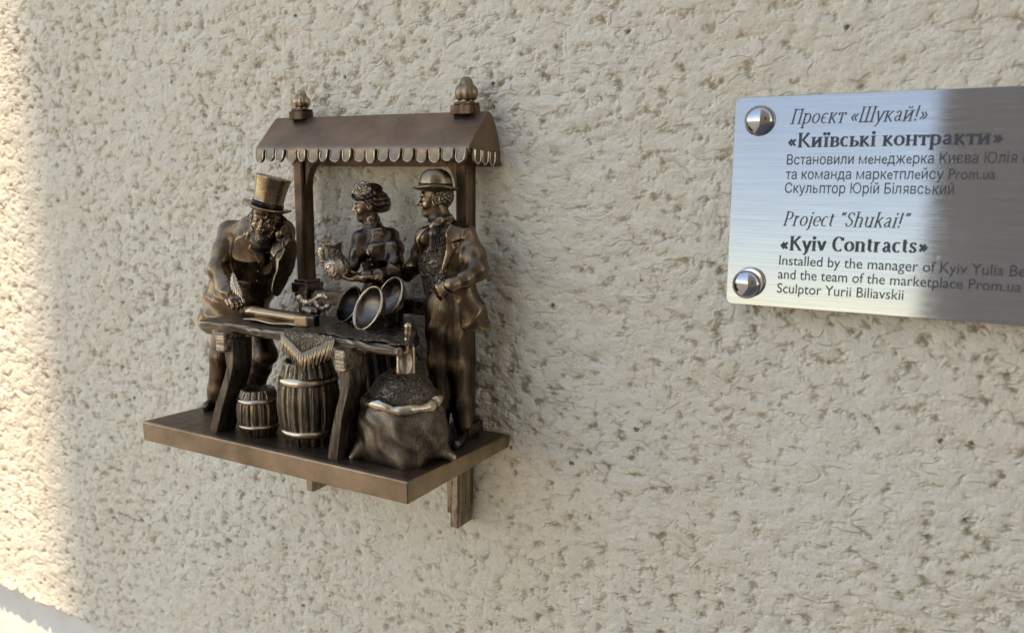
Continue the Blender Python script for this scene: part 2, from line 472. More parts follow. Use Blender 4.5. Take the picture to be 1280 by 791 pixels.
# the stucco wall, its lower edge ragged above a smooth recessed ledge
X0, X1, Z0, Z1, ST = -2.6, 1.3, -.962, .75, .0032
nx, nz = int((X1-X0)/ST), int((Z1-Z0)/ST)
gx = np.linspace(X0, X1, nx+1); gz = np.linspace(Z0, Z1, nz+1)
GX, GZ = np.meshgrid(gx, gz, indexing='ij')
rag = .0035*np.sin(GX*61+1.5*np.sin(GX*23))+.003*np.sin(GX*137+2*np.sin(GX*41))+.0015*np.sin(GX*311)
wgt = np.clip(1-(GZ-Z0)/.06, 0, 1)**2
Vw = np.stack([GX, np.zeros_like(GX)-.006*wgt**2, GZ+rag*wgt], -1).reshape(-1, 3)
I = np.arange((nx+1)*(nz+1)).reshape(nx+1, nz+1)
Fw = np.stack([I[:-1, :-1], I[1:, :-1], I[1:, 1:], I[:-1, 1:]], -1).reshape(-1, 4)
# return of the lower edge back to the recessed ledge
ed = I[:, 0]; nb = len(Vw); Vb = Vw[ed].copy(); Vb[:, 1] = .045; Vw = np.concatenate([Vw, Vb])
Fb = np.stack([np.arange(nx)+nb, np.arange(nx)+nb+1, ed[1:], ed[:-1]], -1)
Fw = np.concatenate([Fw, Fb])
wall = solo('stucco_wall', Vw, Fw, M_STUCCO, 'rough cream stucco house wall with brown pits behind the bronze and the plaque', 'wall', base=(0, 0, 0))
V, F = box(-9, 9, .037, .6, -3.0, 6)
part(wall, 'wall_core', V, F, M_LEDGE, smooth=False)
# smooth painted ledge under the stucco with a hairline crack
def ledge_fn(a, b):
    x = -2.6+3.9*a; prof = [(.030, -.93), (.030, -.98), (.029, -1.02), (.027, -1.10), (.026, -1.2)]
    s = b*4; i = min(3, int(s)); f = s-i
    y = prof[i][0]*(1-f)+prof[i+1][0]*f; z = prof[i][1]*(1-f)+prof[i+1][1]*f
    return (x, y+.0015*math.sin(x*31+z*9), z+.004*math.sin(x*14))
V, F = sheet(ledge_fn, 300, 24)
part(wall, 'ledge', V, F, M_LEDGE, label='smooth pale ledge below the stucco')

# the building across the lane behind the camera: it shades the wall and stands mirrored in the plaque
V, F = prism([(-.344, -7.5), (26, -7.5), (26, -22), (3.4, -22)], lambda x, y: (x, y, -3), lambda x, y: (x, y, 24))
opp = solo('townhouse', V, F, M_FACADE, 'tall tan rendered townhouse across the lane behind the camera', 'building', base=(0, -8, -3), smooth=False)
for zz in (0.2, 6.5):
    for xx in (3.2, 8.2, 13.2):
        V, F = box(xx, xx+2.2, -7.52, -7.44, zz, zz+3.6)
        w = part(opp, 'window', V, F, M_FRAME, smooth=False)
        V, F = box(xx+.2, xx+2.0, -7.46, -7.42, zz+.2, zz+3.4)
        part(opp, 'pane', V, F, M_GLASS, smooth=False, parent=w)
V, F = box(-.3, 26.1, -7.6, -7.3, 23.4, 24.1); part(opp, 'cornice', V, F, M_FRAME, smooth=False)
# ================================================================== the plaque
TILT = math.radians(.28)
PLY = -.0065
def plq(x, z):
    """plaque plane: tiny tilt about its top-left corner"""
    dx, dz = x+.253, z-.0912
    return (-.253+dx*math.cos(TILT)-dz*math.sin(TILT), .0912+dx*math.sin(TILT)+dz*math.cos(TILT))
LEAN = math.tan(math.radians(6.0))          # backward lean added so the plaque mirrors higher, bluer sky
def onp(x, z, out=0.):
    """point on the leaning plaque face, 'out' in front of it"""
    k = 1/(1+PLY); c0 = 1-.0045-.0912*LEAN
    z2 = z*k*c0/(1-z*k*LEAN); y = -.0045-(.0912-z2)*LEAN
    return (x*(1+y)*k, y-out, z2)
def rrect(x0, x1, z0, z1, r, n=6):
    P = []
    for cx, cz, a0 in ((x1-r, z1-r, 0), (x0+r, z1-r, 90), (x0+r, z0+r, 180), (x1-r, z0+r, 270)):
        for i in range(n+1):
            a = math.radians(a0+90*i/n); P.append((cx+r*math.cos(a), cz+r*math.sin(a)))
    return P
P = [plq(*q) for q in rrect(-.2532, .262, -.1519, .0912, .0075)]
V, F = prism(P, lambda x, z: onp(x, z), lambda x, z: onp(x, z, -.0035))
plaque = solo('plaque', V, F, M_STEEL, 'brushed steel plaque engraved in two languages screwed to the stucco wall', 'plaque', base=(0, PLY, -.03), smooth=False, bevel=.0006)
for (px, py, off) in ((949, 151, 0), (934, 355, .0022)):
    c = at(px, py, PLY-.004); c = A(*onp(c[0], c[2]))
    V, F = lathe([(.0172, 0), (.0176, .0012), (.0172, .0028), (.015, .0032)], (c[0]+off*1.2, c[1]-.0002, c[2]+off), (0, -1, 0), 48)
    w = part(plaque, 'screw', V, F, M_CHROME)
    R_ = .0166; pf = [(R_*math.cos(a), .0032+.0105*math.sin(a)) for a in np.linspace(0, PI/2*.985, 16)]
    ax_ = (-.10 if off else 0, -1, -.05 if off else 0)
    V, F = lathe([(R_, .001)]+pf, (c[0]-off*.4, c[1]-.0002, c[2]-off*.2), ax_, 48)
    part(plaque, 'dome_cap', V, F, M_CHROME, parent=w)

_gc = {}
PEN = {   # letters drawn with a round even pen, in em units: advance, strokes
 'н': (.60, [[(.12, 0), (.12, .546)], [(.48, 0), (.48, .546)], [(.12, .275), (.48, .275)]]),
 'м': (.76, [[(.12, 0), (.12, .546)], [(.64, 0), (.64, .546)], [(.12, .53), (.38, .03), (.64, .53)]]),
 'ь': (.56, [[(.12, 0), (.12, .546)], [(.12, .32), (.30, .32), (.40, .28), (.44, .18), (.40, .08), (.30, .042), (.12, .042)]]),
 'я': (.56, [[(.45, 0), (.45, .546)], [(.45, .504), (.26, .504), (.16, .46), (.13, .37), (.17, .27), (.27, .23), (.45, .23)], [(.28, .23), (.12, 0)]]),
 'Ю': (1.02, [[(.13, 0), (.13, .727)], [(.13, .37), (.32, .37)], [(.62+.30*math.cos(t), .364+.335*math.sin(t)) for t in np.linspace(0, 2*PI, 29)]]),
}
def glyph(ch):
    """vertices (x, y, out), faces and advance of one letter at size 1"""
    if ch in _gc: return _gc[ch]
    def raw(body):
        cu = bpy.data.curves.new('text', 'FONT'); cu.body = body; cu.size = 1.0; cu.resolution_u = 4; cu.bevel_depth = .004; cu.bevel_resolution = 0
        o = bpy.data.objects.new('text', cu); COL.objects.link(o)
        dg = bpy.context.evaluated_depsgraph_get(); dg.update(); e = o.evaluated_get(dg); me = e.to_mesh()
        vs = [tuple(v.co) for v in me.vertices]; fs = [tuple(p.vertices) for p in me.polygons]
        e.to_mesh_clear(); bpy.data.objects.remove(o); bpy.data.curves.remove(cu); return vs, fs
    if ch in PEN:
        adv, st = PEN[ch]; V = []; F = []; w = .083/2
        for k, pts in enumerate(st):
            pts = [np.array(p) for p in pts]; m = len(pts); n0 = len(V)
            for i, p in enumerate(pts):
                d = pts[min(i+1, m-1)]-pts[max(i-1, 0)]; d = d/np.linalg.norm(d); nn_ = np.array([-d[1], d[0]])*w
                V += [(*(p+nn_), .004+k*.001), (*(p-nn_), .004+k*.001)]
            F += [(n0+2*i, n0+2*i+1, n0+2*i+3, n0+2*i+2) for i in range(m-1)]
    else:
        bar = max(v[0] for v in raw('|')[0]); adv = max(v[0] for v in raw(ch+'|')[0])-bar
        V, F = raw(ch) if ch != ' ' else ([], [])
    _gc[ch] = (V, F, adv); return _gc[ch]
def sans_line(txt, x0, x1, zl, zr, cap, name='lettering'):
    V = []; F = []; cx = 0.
    for ch in txt:
        v, f, adv = glyph(ch.replace('е', 'e')); n0 = len(V)
        V += [(cx+q[0], q[1], q[2]) for q in v]; F += [tuple(i+n0 for i in q) for q in f]; cx += adv
    w0, w1 = min(v[0] for v in V), max(v[0] for v in V); kx = (x1-x0)/(w1-w0); kz = cap/.727
    V = [onp(x0+(v[0]-w0)*kx, zl+(zr-zl)*(v[0]-w0)/(w1-w0)+v[1]*kz, .0003+v[2]*.01) for v in V]
    part(plaque, name, V, F, M_INK, smooth=False)

# a small pen alphabet with thick and thin strokes for the serif lines (x, y in cap heights)
def line(*p): return ('l', p)
def arc(cx, cy, rx, ry, a0, a1): return ('l', [(cx+rx*math.cos(math.radians(a0+(a1-a0)*i/14)), cy+ry*math.sin(math.radians(a0+(a1-a0)*i/14))) for i in range(15)])
def srf(x, y, w=.16): return ('s', [(x-w, y), (x+w, y)])
X = .68
def stem(x, h, b=True, t=True, y0=0.): return [line((x, y0), (x, h))]+([srf(x, y0)] if b else [])+([srf(x, h)] if t else [])
def bowl(cx, a0=0, a1=360, rx=.26): return arc(cx, X/2, rx, X/2-.02, a0, a1)
GL = {
 'П': (.86, stem(.14, 1)+stem(.70, 1)+[line((.14, .97), (.70, .97))]),
 'Ш': (1.18, stem(.14, 1)+stem(.58, 1)+stem(1.02, 1)+[line((.14, .03), (1.02, .03))]),
 'К': (.88, stem(.16, 1)+[line((.16, .48), (.34, .50), (.70, .98)), line((.34, .52), (.78, .02)), srf(.78, 0, .1), srf(.70, 1, .1)]),
 'K': (.88, stem(.16, 1)+[line((.16, .44), (.70, .98)), line((.36, .60), (.78, .02)), srf(.78, 0, .12), srf(.70, 1, .12)]),
 'P': (.74, stem(.16, 1)+[('l', [(.16, .98), (.36, .98)]), arc(.36, .72, .26, .26, 90, -90), ('l', [(.36, .46), (.16, .46)])]),
 'C': (.84, [arc(.46, .5, .34, .5, 48, 312), line((.72, .98), (.72, .74))]),
 'S': (.66, [('l', [(.56, .78), (.52, .92), (.34, .99), (.16, .90), (.12, .74), (.22, .60), (.44, .48), (.56, .34), (.54, .14), (.34, .01), (.16, .07), (.09, .24)])]),
 'р': (.70, stem(.14, X, y0=-.3)+[arc(.36, X/2, .24, X/2-.01, 130, -130)]),
 'о': (.66, [bowl(.32)]), 'o': (.66, [bowl(.32)]),
 'є': (.56, [arc(.32, X/2, .24, X/2-.01, 50, 310), line((.1, X/2), (.42, X/2))]),
 'к': (.66, stem(.14, X)+[line((.14, .33), (.26, .35), (.52, X-.02)), line((.26, .36), (.58, .02)), srf(.58, 0, .08), srf(.52, X, .06)]),
 'k': (.66, stem(.14, 1.02)+[line((.14, .30), (.50, X-.02)), line((.28, .42), (.58, .02)), srf(.58, 0, .1), srf(.5, X, .1)]),
 'т': (.60, stem(.30, X, t=False)+[line((.04, X-.02), (.56, X-.02)), line((.04, X), (.04, X-.16)), line((.56, X), (.56, X-.16))]),
 'm': (1.0, stem(.12, X, t=False)+stem(.48, X-.1, t=False)+stem(.84, X-.1, t=False)+[arc(.30, X-.2, .18, .19, 180, 0), arc(.66, X-.2, .18, .19, 180, 0)]),
 'у': (.62, [line((.08, X), (.32, .04)), line((.56, X), (.30, -.10), (.20, -.28), (.06, -.27)), srf(.08, X, .1), srf(.56, X, .1)]),
 'y': (.62, [line((.08, X), (.32, .04)), line((.56, X), (.30, -.10), (.20, -.28), (.06, -.27)), srf(.08, X, .12), srf(.56, X, .1)]),
 'а': (.62, [('l', [(.12, .54), (.20, X-.03), (.36, X-.02), (.44, .54), (.44, .10), (.52, .02), (.60, .06)]), ('l', [(.44, .40), (.22, .34), (.10, .20), (.16, .05), (.28, .02), (.44, .14)])]),
 'и': (.76, stem(.14, X)+stem(.58, X)+[line((.14, .06), (.58, X-.06))]),
 'й': (.76, stem(.14, X)+stem(.58, X)+[line((.14, .06), (.58, X-.06)), arc(.36, .98, .15, .13, 200, 340)]),
 'в': (.62, stem(.14, X)+[arc(.30, .51, .20, .16, 90, -90), arc(.30, .18, .24, .17, 90, -90), line((.14, X-.01), (.3, X-.01)), line((.14, .35), (.3, .35)), line((.14, .01), (.3, .01))]),
 'с': (.56, [arc(.32, X/2, .24, X/2-.01, 50, 310)]), 'c': (.56, [arc(.32, X/2, .24, X/2-.01, 50, 310)]),
 'ь': (.58, stem(.14, X)+[arc(.30, .19, .22, .18, 90, -90), line((.14, .37), (.3, .37)), line((.14, .01), (.3, .01))]),
 'і': (.34, stem(.16, X)+[('d', [(.16, .92)])]), 'i': (.34, stem(.16, X)+[('d', [(.16, .92)])]),
 'ї': (.38, stem(.18, X)+[('d', [(.05, .92)]), ('d', [(.31, .92)])]),
 'н': (.74, stem(.14, X)+stem(.58, X)+[line((.14, .34), (.58, .34))]),
 'r': (.50, stem(.14, X)+[('l', [(.14, .44), (.26, X-.06), (.42, X-.02)])]),
 'j': (.32, [('l', [(.18, X), (.18, -.12), (.10, -.27), (-.04, -.27)]), srf(.14, X, .1), ('d', [(.18, .92)])]),
 'e': (.60, [arc(.32, X/2, .25, X/2-.01, 0, 318), line((.07, X/2), (.57, X/2))]),
 't': (.42, [('l', [(.18, .88), (.18, .12), (.26, .02), (.38, .06)]), line((.04, X-.01), (.38, X-.01))]),
 'h': (.74, stem(.14, 1.02)+stem(.56, X-.15, t=False)+[arc(.35, X-.2, .21, .19, 180, 0)]),
 'n': (.74, stem(.14, X)+stem(.56, X-.15, t=False)+[arc(.35, X-.2, .21, .19, 180, 0)]),
 'u': (.74, [('l', [(.14, X), (.14, .20), (.22, .04), (.38, .03), (.56, .16)]), srf(.1, X, .1)]+stem(.56, X, t=True)),
 'v': (.62, [line((.08, X), (.31, .02)), line((.54, X), (.31, .02)), srf(.08, X, .12), srf(.54, X, .1)]),
 'a': None,
 's': (.52, [('l', [(.42, .52), (.36, X-.03), (.22, X-.02), (.10, .56), (.12, .44), (.34, .28), (.42, .16), (.34, .04), (.20, .01), (.10, .06), (.07, .18)])]),
 'l': (.32, stem(.16, 1.02)),
 '«': (.62, [line((.28, .56), (.08, .33), (.28, .10)), line((.52, .56), (.32, .33), (.52, .10))]),
 '»': (.62, [line((.10, .56), (.30, .33), (.10, .10)), line((.34, .56), (.54, .33), (.34, .10))]),
 '“': (.44, [line((.10, .78), (.16, 1.0)), line((.28, .78), (.34, 1.0))]),
 '”': (.44, [line((.10, .78), (.16, 1.0)), line((.28, .78), (.34, 1.0))]),
 '!': (.30, [line((.14, 1.0), (.14, .26)), ('d', [(.14, .05)])]),
 ' ': (.30, []),
}
GL['a'] = GL['а']
def serif_line(txt, x0, x1, zl, zr, cap, thickw, thinw, slant=0.):
    strokes = []; cx = 0.
    for ch in txt:
        w, st = GL[ch]
        strokes += [(k, [(cx+p[0], p[1]) for p in pts]) for k, pts in st]
        cx += w+.07
    cx -= .07
    kx = (x1-x0)/cx; V = []; F = []; lay = 0
    def put(x, y):
        x += slant*y*cap/kx
        f = x/cx; return onp(x0+x*kx, zl+(zr-zl)*f+y*cap, .00030+(lay % 40)*.000004)
    for k, pts in strokes:
        lay += 1; n0 = len(V)
        if k == 'd':
            x, y = pts[0]; r = thickw*.62
            for i in range(10): V.append(put(x+r*math.cos(i*PI/5)*cap/kx*1.0, y+r*math.sin(i*PI/5)))
            F.append(tuple(range(n0, n0+10))); continue
        m = len(pts); pts = [np.array(p) for p in pts]
        for i, p in enumerate(pts):
            d = pts[min(i+1, m-1)]-pts[max(i-1, 0)]; d = d/max(np.linalg.norm(d), 1e-9)
            w = thinw if k == 's' else thinw+(thickw-thinw)*abs(d[1])**1.3
            nrm = np.array([-d[1]*cap/kx, d[0]])*w/2
            V.append(put(*(p+nrm))); V.append(put(*(p-nrm)))
        F += [(n0+2*i, n0+2*i+1, n0+2*i+3, n0+2*i+2) for i in range(m-1)]
    part(plaque, 'lettering', V, F, M_INK, smooth=False)
serif_line('Проєкт «Шукай!»'.replace('Ш', 'Ш'), -.1895, -.0505, .0600, .0606, .0160, .105, .05, .22)
serif_line('«Київські контракти»', -.1907, .0214, .0340, .0358, .0152, .21, .075)
sans_line('Встановили менеджерка Києва Юлія Б', -.1908, .0475, .0143, .0168, .0116)
sans_line('та команда маркетплейсу Prom.ua', -.1911, .0181, -.0021, .0000, .0116)
sans_line('Скульптор Юрій Білявський', -.1910, -.0182, -.0178, -.0162, .0118)
serif_line('Project “Shukai!”', -.1908, -.0597, -.0552, -.0530, .0160, .115, .05, .22)
serif_line('«Kyiv Contracts»', -.1918, -.0379, -.0838, -.0791, .0158, .215, .075)
sans_line('Installed by the manager of Kyiv Yulia Be', -.1922, .0545, -.1013, -.0988, .0120)
sans_line('and the team of the marketplace Prom.ua', -.1925, .0522, -.1175, -.1152, .0120)
sans_line('Sculptor Yurii Biliavskii', -.1926, -.0572, -.1342, -.1322, .0120)

# ================================================================== the market stall: shelf, posts, gabled roof
XL, XR, YF = -1.0365, -.557, -.247
ZT, ZB = -.3604, -.3896
stall = Thing('market_stall', 'small bronze market stall with scalloped roof and shelf mounted on the stucco wall', 'market stall', (-.79, -.12, ZB))
V = [(XL, YF, ZB), (XR, YF, ZB), (XR, .004, ZB), (XL, .004, ZB), (XL, YF, ZT), (XR, YF, ZT), (XR, .004, ZT-.0105), (XL, .004, ZT-.0105)]
V, F = join((V, [(3, 2, 1, 0), (4, 5, 6, 7), (0, 1, 5, 4), (1, 2, 6, 5), (2, 3, 7, 6), (3, 0, 4, 7)]))
part(stall, 'shelf', V, F, BZ['base'], smooth=False, bevel=.0026)
def zt(y): return ZT-.0105*(y-YF)/(.251)+.0005
V, F = prism([(XL+.006, YF+.006), (XR-.006, YF+.006), (XR-.006, -.002), (XL+.006, -.002)], lambda x, y: (x, y, zt(y)-.002), lambda x, y: (x, y, zt(y)))
part(stall, 'shelf_top', V, F, BZ['base_top'], smooth=False)
for x in (-.6245, -.905):
    V, F = join(box(x-.0095, x+.0095, -.048, -.004, -.489, ZB+.002), box(x-.006, x+.0085, -.045, -.004, -.512, -.487))
    part(stall, 'bracket', V, F, BZ['wood'], smooth=False, bevel=.0018)
for x, nm in ((-.9022, 'l'), (-.6074, 'r')):
    # a post with chamfered corners and a narrow face strip
    w, c = .0096, .0028
    oct_ = [(x-w+c, -.050), (x+w-c, -.050), (x+w, -.050+c), (x+w, -.024-c), (x+w-c, -.024), (x-w+c, -.024), (x-w, -.024-c), (x-w, -.050+c)]
    V, F = prism(oct_, lambda a, b: (a, b, zt(-.04)-.002), lambda a, b: (a, b, .052))
    po = part(stall, 'post', V, F, BZ['post'], smooth=False, bevel=.0008)
    z = -.172 if nm == 'l' else -.352
    V, F = join(box(x-.0155, x+.0175, -.056, -.018, z-.012, z+.004), box(x-.0125, x+.0135, -.053, -.020, z+.004, z+.009), box(x-.0125, x+.0135, -.053, -.020, z-.02, z-.012))
    part(stall, 'post_collar', V, F, BZ['dark'], smooth=False, parent=po, bevel=.0015)
V, F = box(-.8935, -.6165, -.046, -.028, -.200, -.178); part(stall, 'back_rail', V, F, BZ['dark'], smooth=False, bevel=.002)
V, F = box(-.9, -.61, -.047, -.027, .0255, .034); part(stall, 'roof_beam', V, F, BZ['dark'], smooth=False, bevel=.002)
for x, sgn in ((-.8926, 1), (-.617, -1)):
    R_ = .040; pol = [(0, .027), (0, -.018)]+[(.004+R_*(1-math.cos(t)), -.018+R_*math.sin(t)) for t in np.linspace(0, PI/2, 12)]+[(.046, .027)]
    V, F = prism(pol, lambda a, b: (x+sgn*a, -.044, b), lambda a, b: (x+sgn*a, -.030, b))
    part(stall, 'arch_brace', V, F, BZ['post'], smooth=False, bevel=.0012)
# roof
RL, RR = -.9535, -.5735
prof = [(-.0825, .0275), (-.0840, .0330), (-.0825, .0375), (-.079, .0405), (-.0415, .0800), (-.036, .0832), (-.030, .0828), (-.022, .0775), (-.013, .0640), (-.006, .0470), (-.001, .0275), (.0, .0120), (-.008, .0105), (-.012, .022), (-.030, .026), (-.055, .026), (-.077, .0262)]
nn = len(prof); V = []; F = []
nxr = 60
for i in range(nxr+1):
    x = RL+(RR-RL)*i/nxr
    for j, (y, z) in enumerate(prof):
        wob = .00025*math.sin(x*23+j)
        V.append((x, y, z+(wob if 3 <= j <= 7 else 0)))
for i in range(nxr):
    for j in range(nn): F.append((i*nn+j, (i+1)*nn+j, (i+1)*nn+(j+1) % nn, i*nn+(j+1) % nn))
F.append(tuple(range(nn))); F.append(tuple(range(nxr*nn, (nxr+1)*nn))[::-1])
roof = part(stall, 'roof', V, F, BZ['roof'], smooth=False, bevel=.0012)
def tab_mesh(w, h, t):
    n = 12; r = w/2
    pol = [(-r, 0)]+[(-r*math.cos(PI*i/n), -h+r*1.0-r*1.0*math.sin(PI*i/n)) for i in range(n+1)]+[(r, 0)]
    V, F = prism(pol, lambda a, b: (a, -t, b), lambda a, b: (a, 0, b))
    rim = [A(-r*.9, -t, -.002)]+[A(-r*.9*math.cos(PI*i/n), -t, -h+r-r*.93*math.sin(PI*i/n)) for i in range(n+1)]+[A(r*.9, -t, -.002)]
    V2, F2 = tube(rim, .0011, 6)
    return (*join((V, F), (V2, F2)), [0]*len(F)+[1]*len(F2))
N = 18; pitch = (RR-RL)/N
Vt, Ft, Mt = tab_mesh(pitch*.90, .0185, .0042)
me = None
for i in range(N):
    x = RL+pitch*(i+.5)
    if me is None:
        sc_ = part(stall, 'scallop', Vt, Ft, [BZ['scallop'], BZ['rim']], smooth=False, parent=roof, mi=Mt); me = sc_.data
        for v in me.vertices: v.co += Vector(stall.base*S)
    else:
        sc_ = sc_.copy(); COL.objects.link(sc_)
    sc_.location = (A(x, -.0805+.0006*math.sin(i*2.3), .0335+.0006*math.sin(i*1.7))-stall.base)*S
    sc_.scale = (1+.04*math.sin(i*4.3), 1, 1+.05*math.sin(i*2.6+1))
    sc_.rotation_euler = (math.radians(-6+5*math.sin(i*5.1)), math.radians(2.5*math.sin(i*3.7)), math.radians(-6+9*math.sin(i*2.9)))
for i, (y, z, s_) in enumerate(((-.069, .034, 1.0), (-.0505, .033, 1.0), (-.032, .032, .95))):
    sc_ = sc_.copy(); COL.objects.link(sc_)
    sc_.location = (A(RR+.0005, y, z)-stall.base)*S; sc_.rotation_euler = (0, 0, PI/2); sc_.scale = (.82*s_, 1, 1.12)
# finials
for x, big in ((-.9005, .92), (-.6065, 1.12)):
    y = -.037
    V, F = join(box(x-.0155*big, x+.0135*big, y-.014, y+.012, .079, .0915), box(x-.012*big, x+.0125*big, y-.012, y+.012, .0915, .0955))
    fb = part(stall, 'finial', V, F, BZ['post'], smooth=False, bevel=.0015)
    q = SD((x-.025, y-.025, .088), (x+.025, y+.025, .142), .0009)
    b = big
    q.cap((x, y, .093), (x, y, .098), .0105*b, .0085*b, .002)
    q.cap((x, y, .098+.009*b), (x, y, .098+.0195*b), .0120*b, .0082*b, .003)
    q.ell((x, y, .098+.010*b), (.0128*b, .0128*b, .0105*b), k=.002)
    for kk in range(6):
        a = kk*PI/3-.9
        q.ell((x+.0085*b*math.cos(a), y+.0085*b*math.sin(a), .098+.0085*b), (.0062*b, .0062*b, .0095*b), k=.0012)
    V, F = q.mesh()
    part(stall, 'bud', V, F, BZ['base'] if big > 1 else BZ['hat'], parent=fb)
# ================================================================== table, cloth and the goods
TZ = -.205
table = Thing('market_table', 'worn bronze plank table with wavy legs under the stall roof', 'table', (-.77, -.16, zt(-.16)))
q = SD((-.985, -.235, -.235), (-.56, -.075, -.19), .0013)
def top_fn(X, Y, Z):
    # plank slab with a slanted right end and worn, wobbly edges
    xr = -.589-.62*np.maximum(Y+.2150, 0)+.002*np.sin(Y*140)
    xl = -.938+.0015*np.sin(Y*160)
    dx = np.maximum(X-xr, xl-X); wob = .0016*np.sin(X*52)+.0011*np.sin(X*121+2)
    dy = np.abs(Y+.1545)-(.0645+wob); dz = np.abs(Z-(TZ-.0062)-.0008*np.sin(X*33))-.0062
    r = .0045; a, b, c = dx+r, dy+r, dz+r
    return np.sqrt(np.maximum(a, 0)**2+np.maximum(b, 0)**2+np.maximum(c, 0)**2)+np.minimum(np.maximum(a, np.maximum(b, c)), 0)-r+.0005*np.sin(Y*900+5*np.sin(X*30)+2*np.sin(X*77))
q.put(top_fn, (-.96, -.23, -.23), (-.57, -.08, -.195), 0, 'add')
V, F = q.mesh(); part(table, 'tabletop', V, F, BZ['woodx'])
def plank(left, right, Y, dpt, nm='leg', dy=-.012):
    L = [at(x, y, Y+dy*i/(len(left)-1)) for i, (x, y) in enumerate(left)]
    R_ = [at(x, y, Y+dy*i/(len(right)-1)) for i, (x, y) in enumerate(right)]
    n = len(L); V = []
    for a, b in zip(L, R_): V += [a, b, A(b[0]+.0015, b[1]+dpt, b[2]), A(a[0]+.001, a[1]+dpt, a[2])]
    F = []
    for i in range(n-1):
        for k in range(4): F.append((i*4+k, i*4+(k+1) % 4, i*4+4+(k+1) % 4, i*4+4+k))
    F += [(0, 1, 2, 3)[::-1], tuple(range(4*n-4, 4*n))]
    return V, F
legL = ([(281, 425), (280, 443), (283, 457), (279, 476), (271, 498), (267, 512), (261, 542)], [(291, 425), (291, 443), (291.5, 460), (287, 478), (280, 501), (276, 517), (270, 545)])
legR = ([(425, 448), (424, 468), (426, 489), (419, 513), (414, 536), (411, 556), (408.5, 577)], [(436, 448), (436, 466), (438, 482), (432, 502), (427, 523), (424, 550), (421, 580)])
for (l, r_), blk in ((legL, (268, 415, 281, 441)), (legR, (417, 437, 431, 466))):
    V, F = plank(l, r_, -.2205, .034)
    lo = part(table, 'leg', V, F, BZ['wood'], smooth=False, bevel=.0014)
    m = lo.modifiers.new('sub', 'SUBSURF'); m.levels = 2; m.render_levels = 2
    a = at(blk[0], blk[1], -.232); b = at(blk[2], blk[3], -.232)
    V, F = box(a[0], b[0], -.232, -.196, b[2], a[2]); part(table, 'beam_end', V, F, BZ['woodx'], smooth=False, parent=lo, bevel=.0028)
for x in (-.862, -.664):
    V, F = box(x-.006, x+.006, -.118, -.096, zt(-.1)-.002, TZ-.008); part(table, 'leg', V, F, BZ['dark'], smooth=False, bevel=.0014)
V, F = box(-.905, -.63, -.165, -.150, TZ-.028, TZ-.010); part(table, 'rail', V, F, BZ['dark'], smooth=False, bevel=.002)

# table cloth: lies over the middle of the table, a pointed corner with fringe hanging over the front edge
cloth = Thing('table_cloth', 'fringed bronze lace cloth over the plank table, pointed corner hanging down in front', 'tablecloth', (-.75, -.22, TZ))
x0c, x1c = at(355, 414, -.222)[0], at(421, 424, -.222)[0]; xm = at(381, 450, -.222)[0]
def lay(a, b):
    x = (x0c-.004)+(.205-.05*b)*a; y = -.2205+.085*b
    z = TZ+.0022+.0016*math.sin(x*160+y*90)*math.sin(y*120+x*60)
    if b < .05 and a > .3: y += .006+.004*math.sin(x*150); z += .0014*math.sin(x*210)
    return (x, y, z)
V, F = sheet(lay, 70, 24); c1 = part(cloth, 'runner', V, F, BZ['cloth_lace']); thick(c1, .0022)
def drop(a, b):
    # triangle: a across, b down
    half = (1-b*.93); x = xm+(x0c-xm if a < .5 else x1c-xm)*abs(2*a-1)*half
    y = -.2225-.0016*math.sin(a*40)*b-.003*math.sin(min(1, b*3)*PI/2); z = TZ+.003-.043*b-.001*math.sin(a*60)
    return (x, y, z)
V, F = sheet(drop, 40, 24); c2 = part(cloth, 'corner', V, F, BZ['cloth_lace']); thick(c2, .002)
fr_v = []
for side, xa in ((0, x0c), (1, x1c)):
    for i in range(20):
        f = i/19; xs = xa+(xm-xa)*f; zs = TZ-.003-.024*f
        ln = .020+.004*math.sin(i*2.3+side); dx = (xm-xa)*.16*(1-f)+.0012*math.sin(i*3.1)
        tip = A(xs+dx, -.2292-.0010*math.sin(i*2.), zs-ln)
        fr_v.append(tube([A(xs, -.2268, zs+.004), A(xs+dx*.35, -.2284, zs-ln*.45), tip], [.0011, .0012, .0007], 6))
V, F = join(*fr_v); part(cloth, 'fringe', V, F, BZ['fringe'])
# right end of the cloth hanging over the table's right end
q0 = at(522, 408, -.17); 
def drop2(a, b):
    y = -.188+.085*a; xe = -.592-.62*(y+.215)
    x = xe-.035+.050*min(1, b*1.6)**.8; t_ = max(0, b-.42)/.58
    z = TZ+.0026-t_*(.020+.022*math.sin(min(1, a*1.25)*PI)**2)-.001*math.sin(a*30)
    return (x+.003*math.sin(a*26)*t_+.002*t_, y+.002*math.sin(b*14), z)
V, F = sheet(drop2, 40, 20); c3 = part(cloth, 'side_drop', V, F, BZ['dark']); thick(c3, .0022)

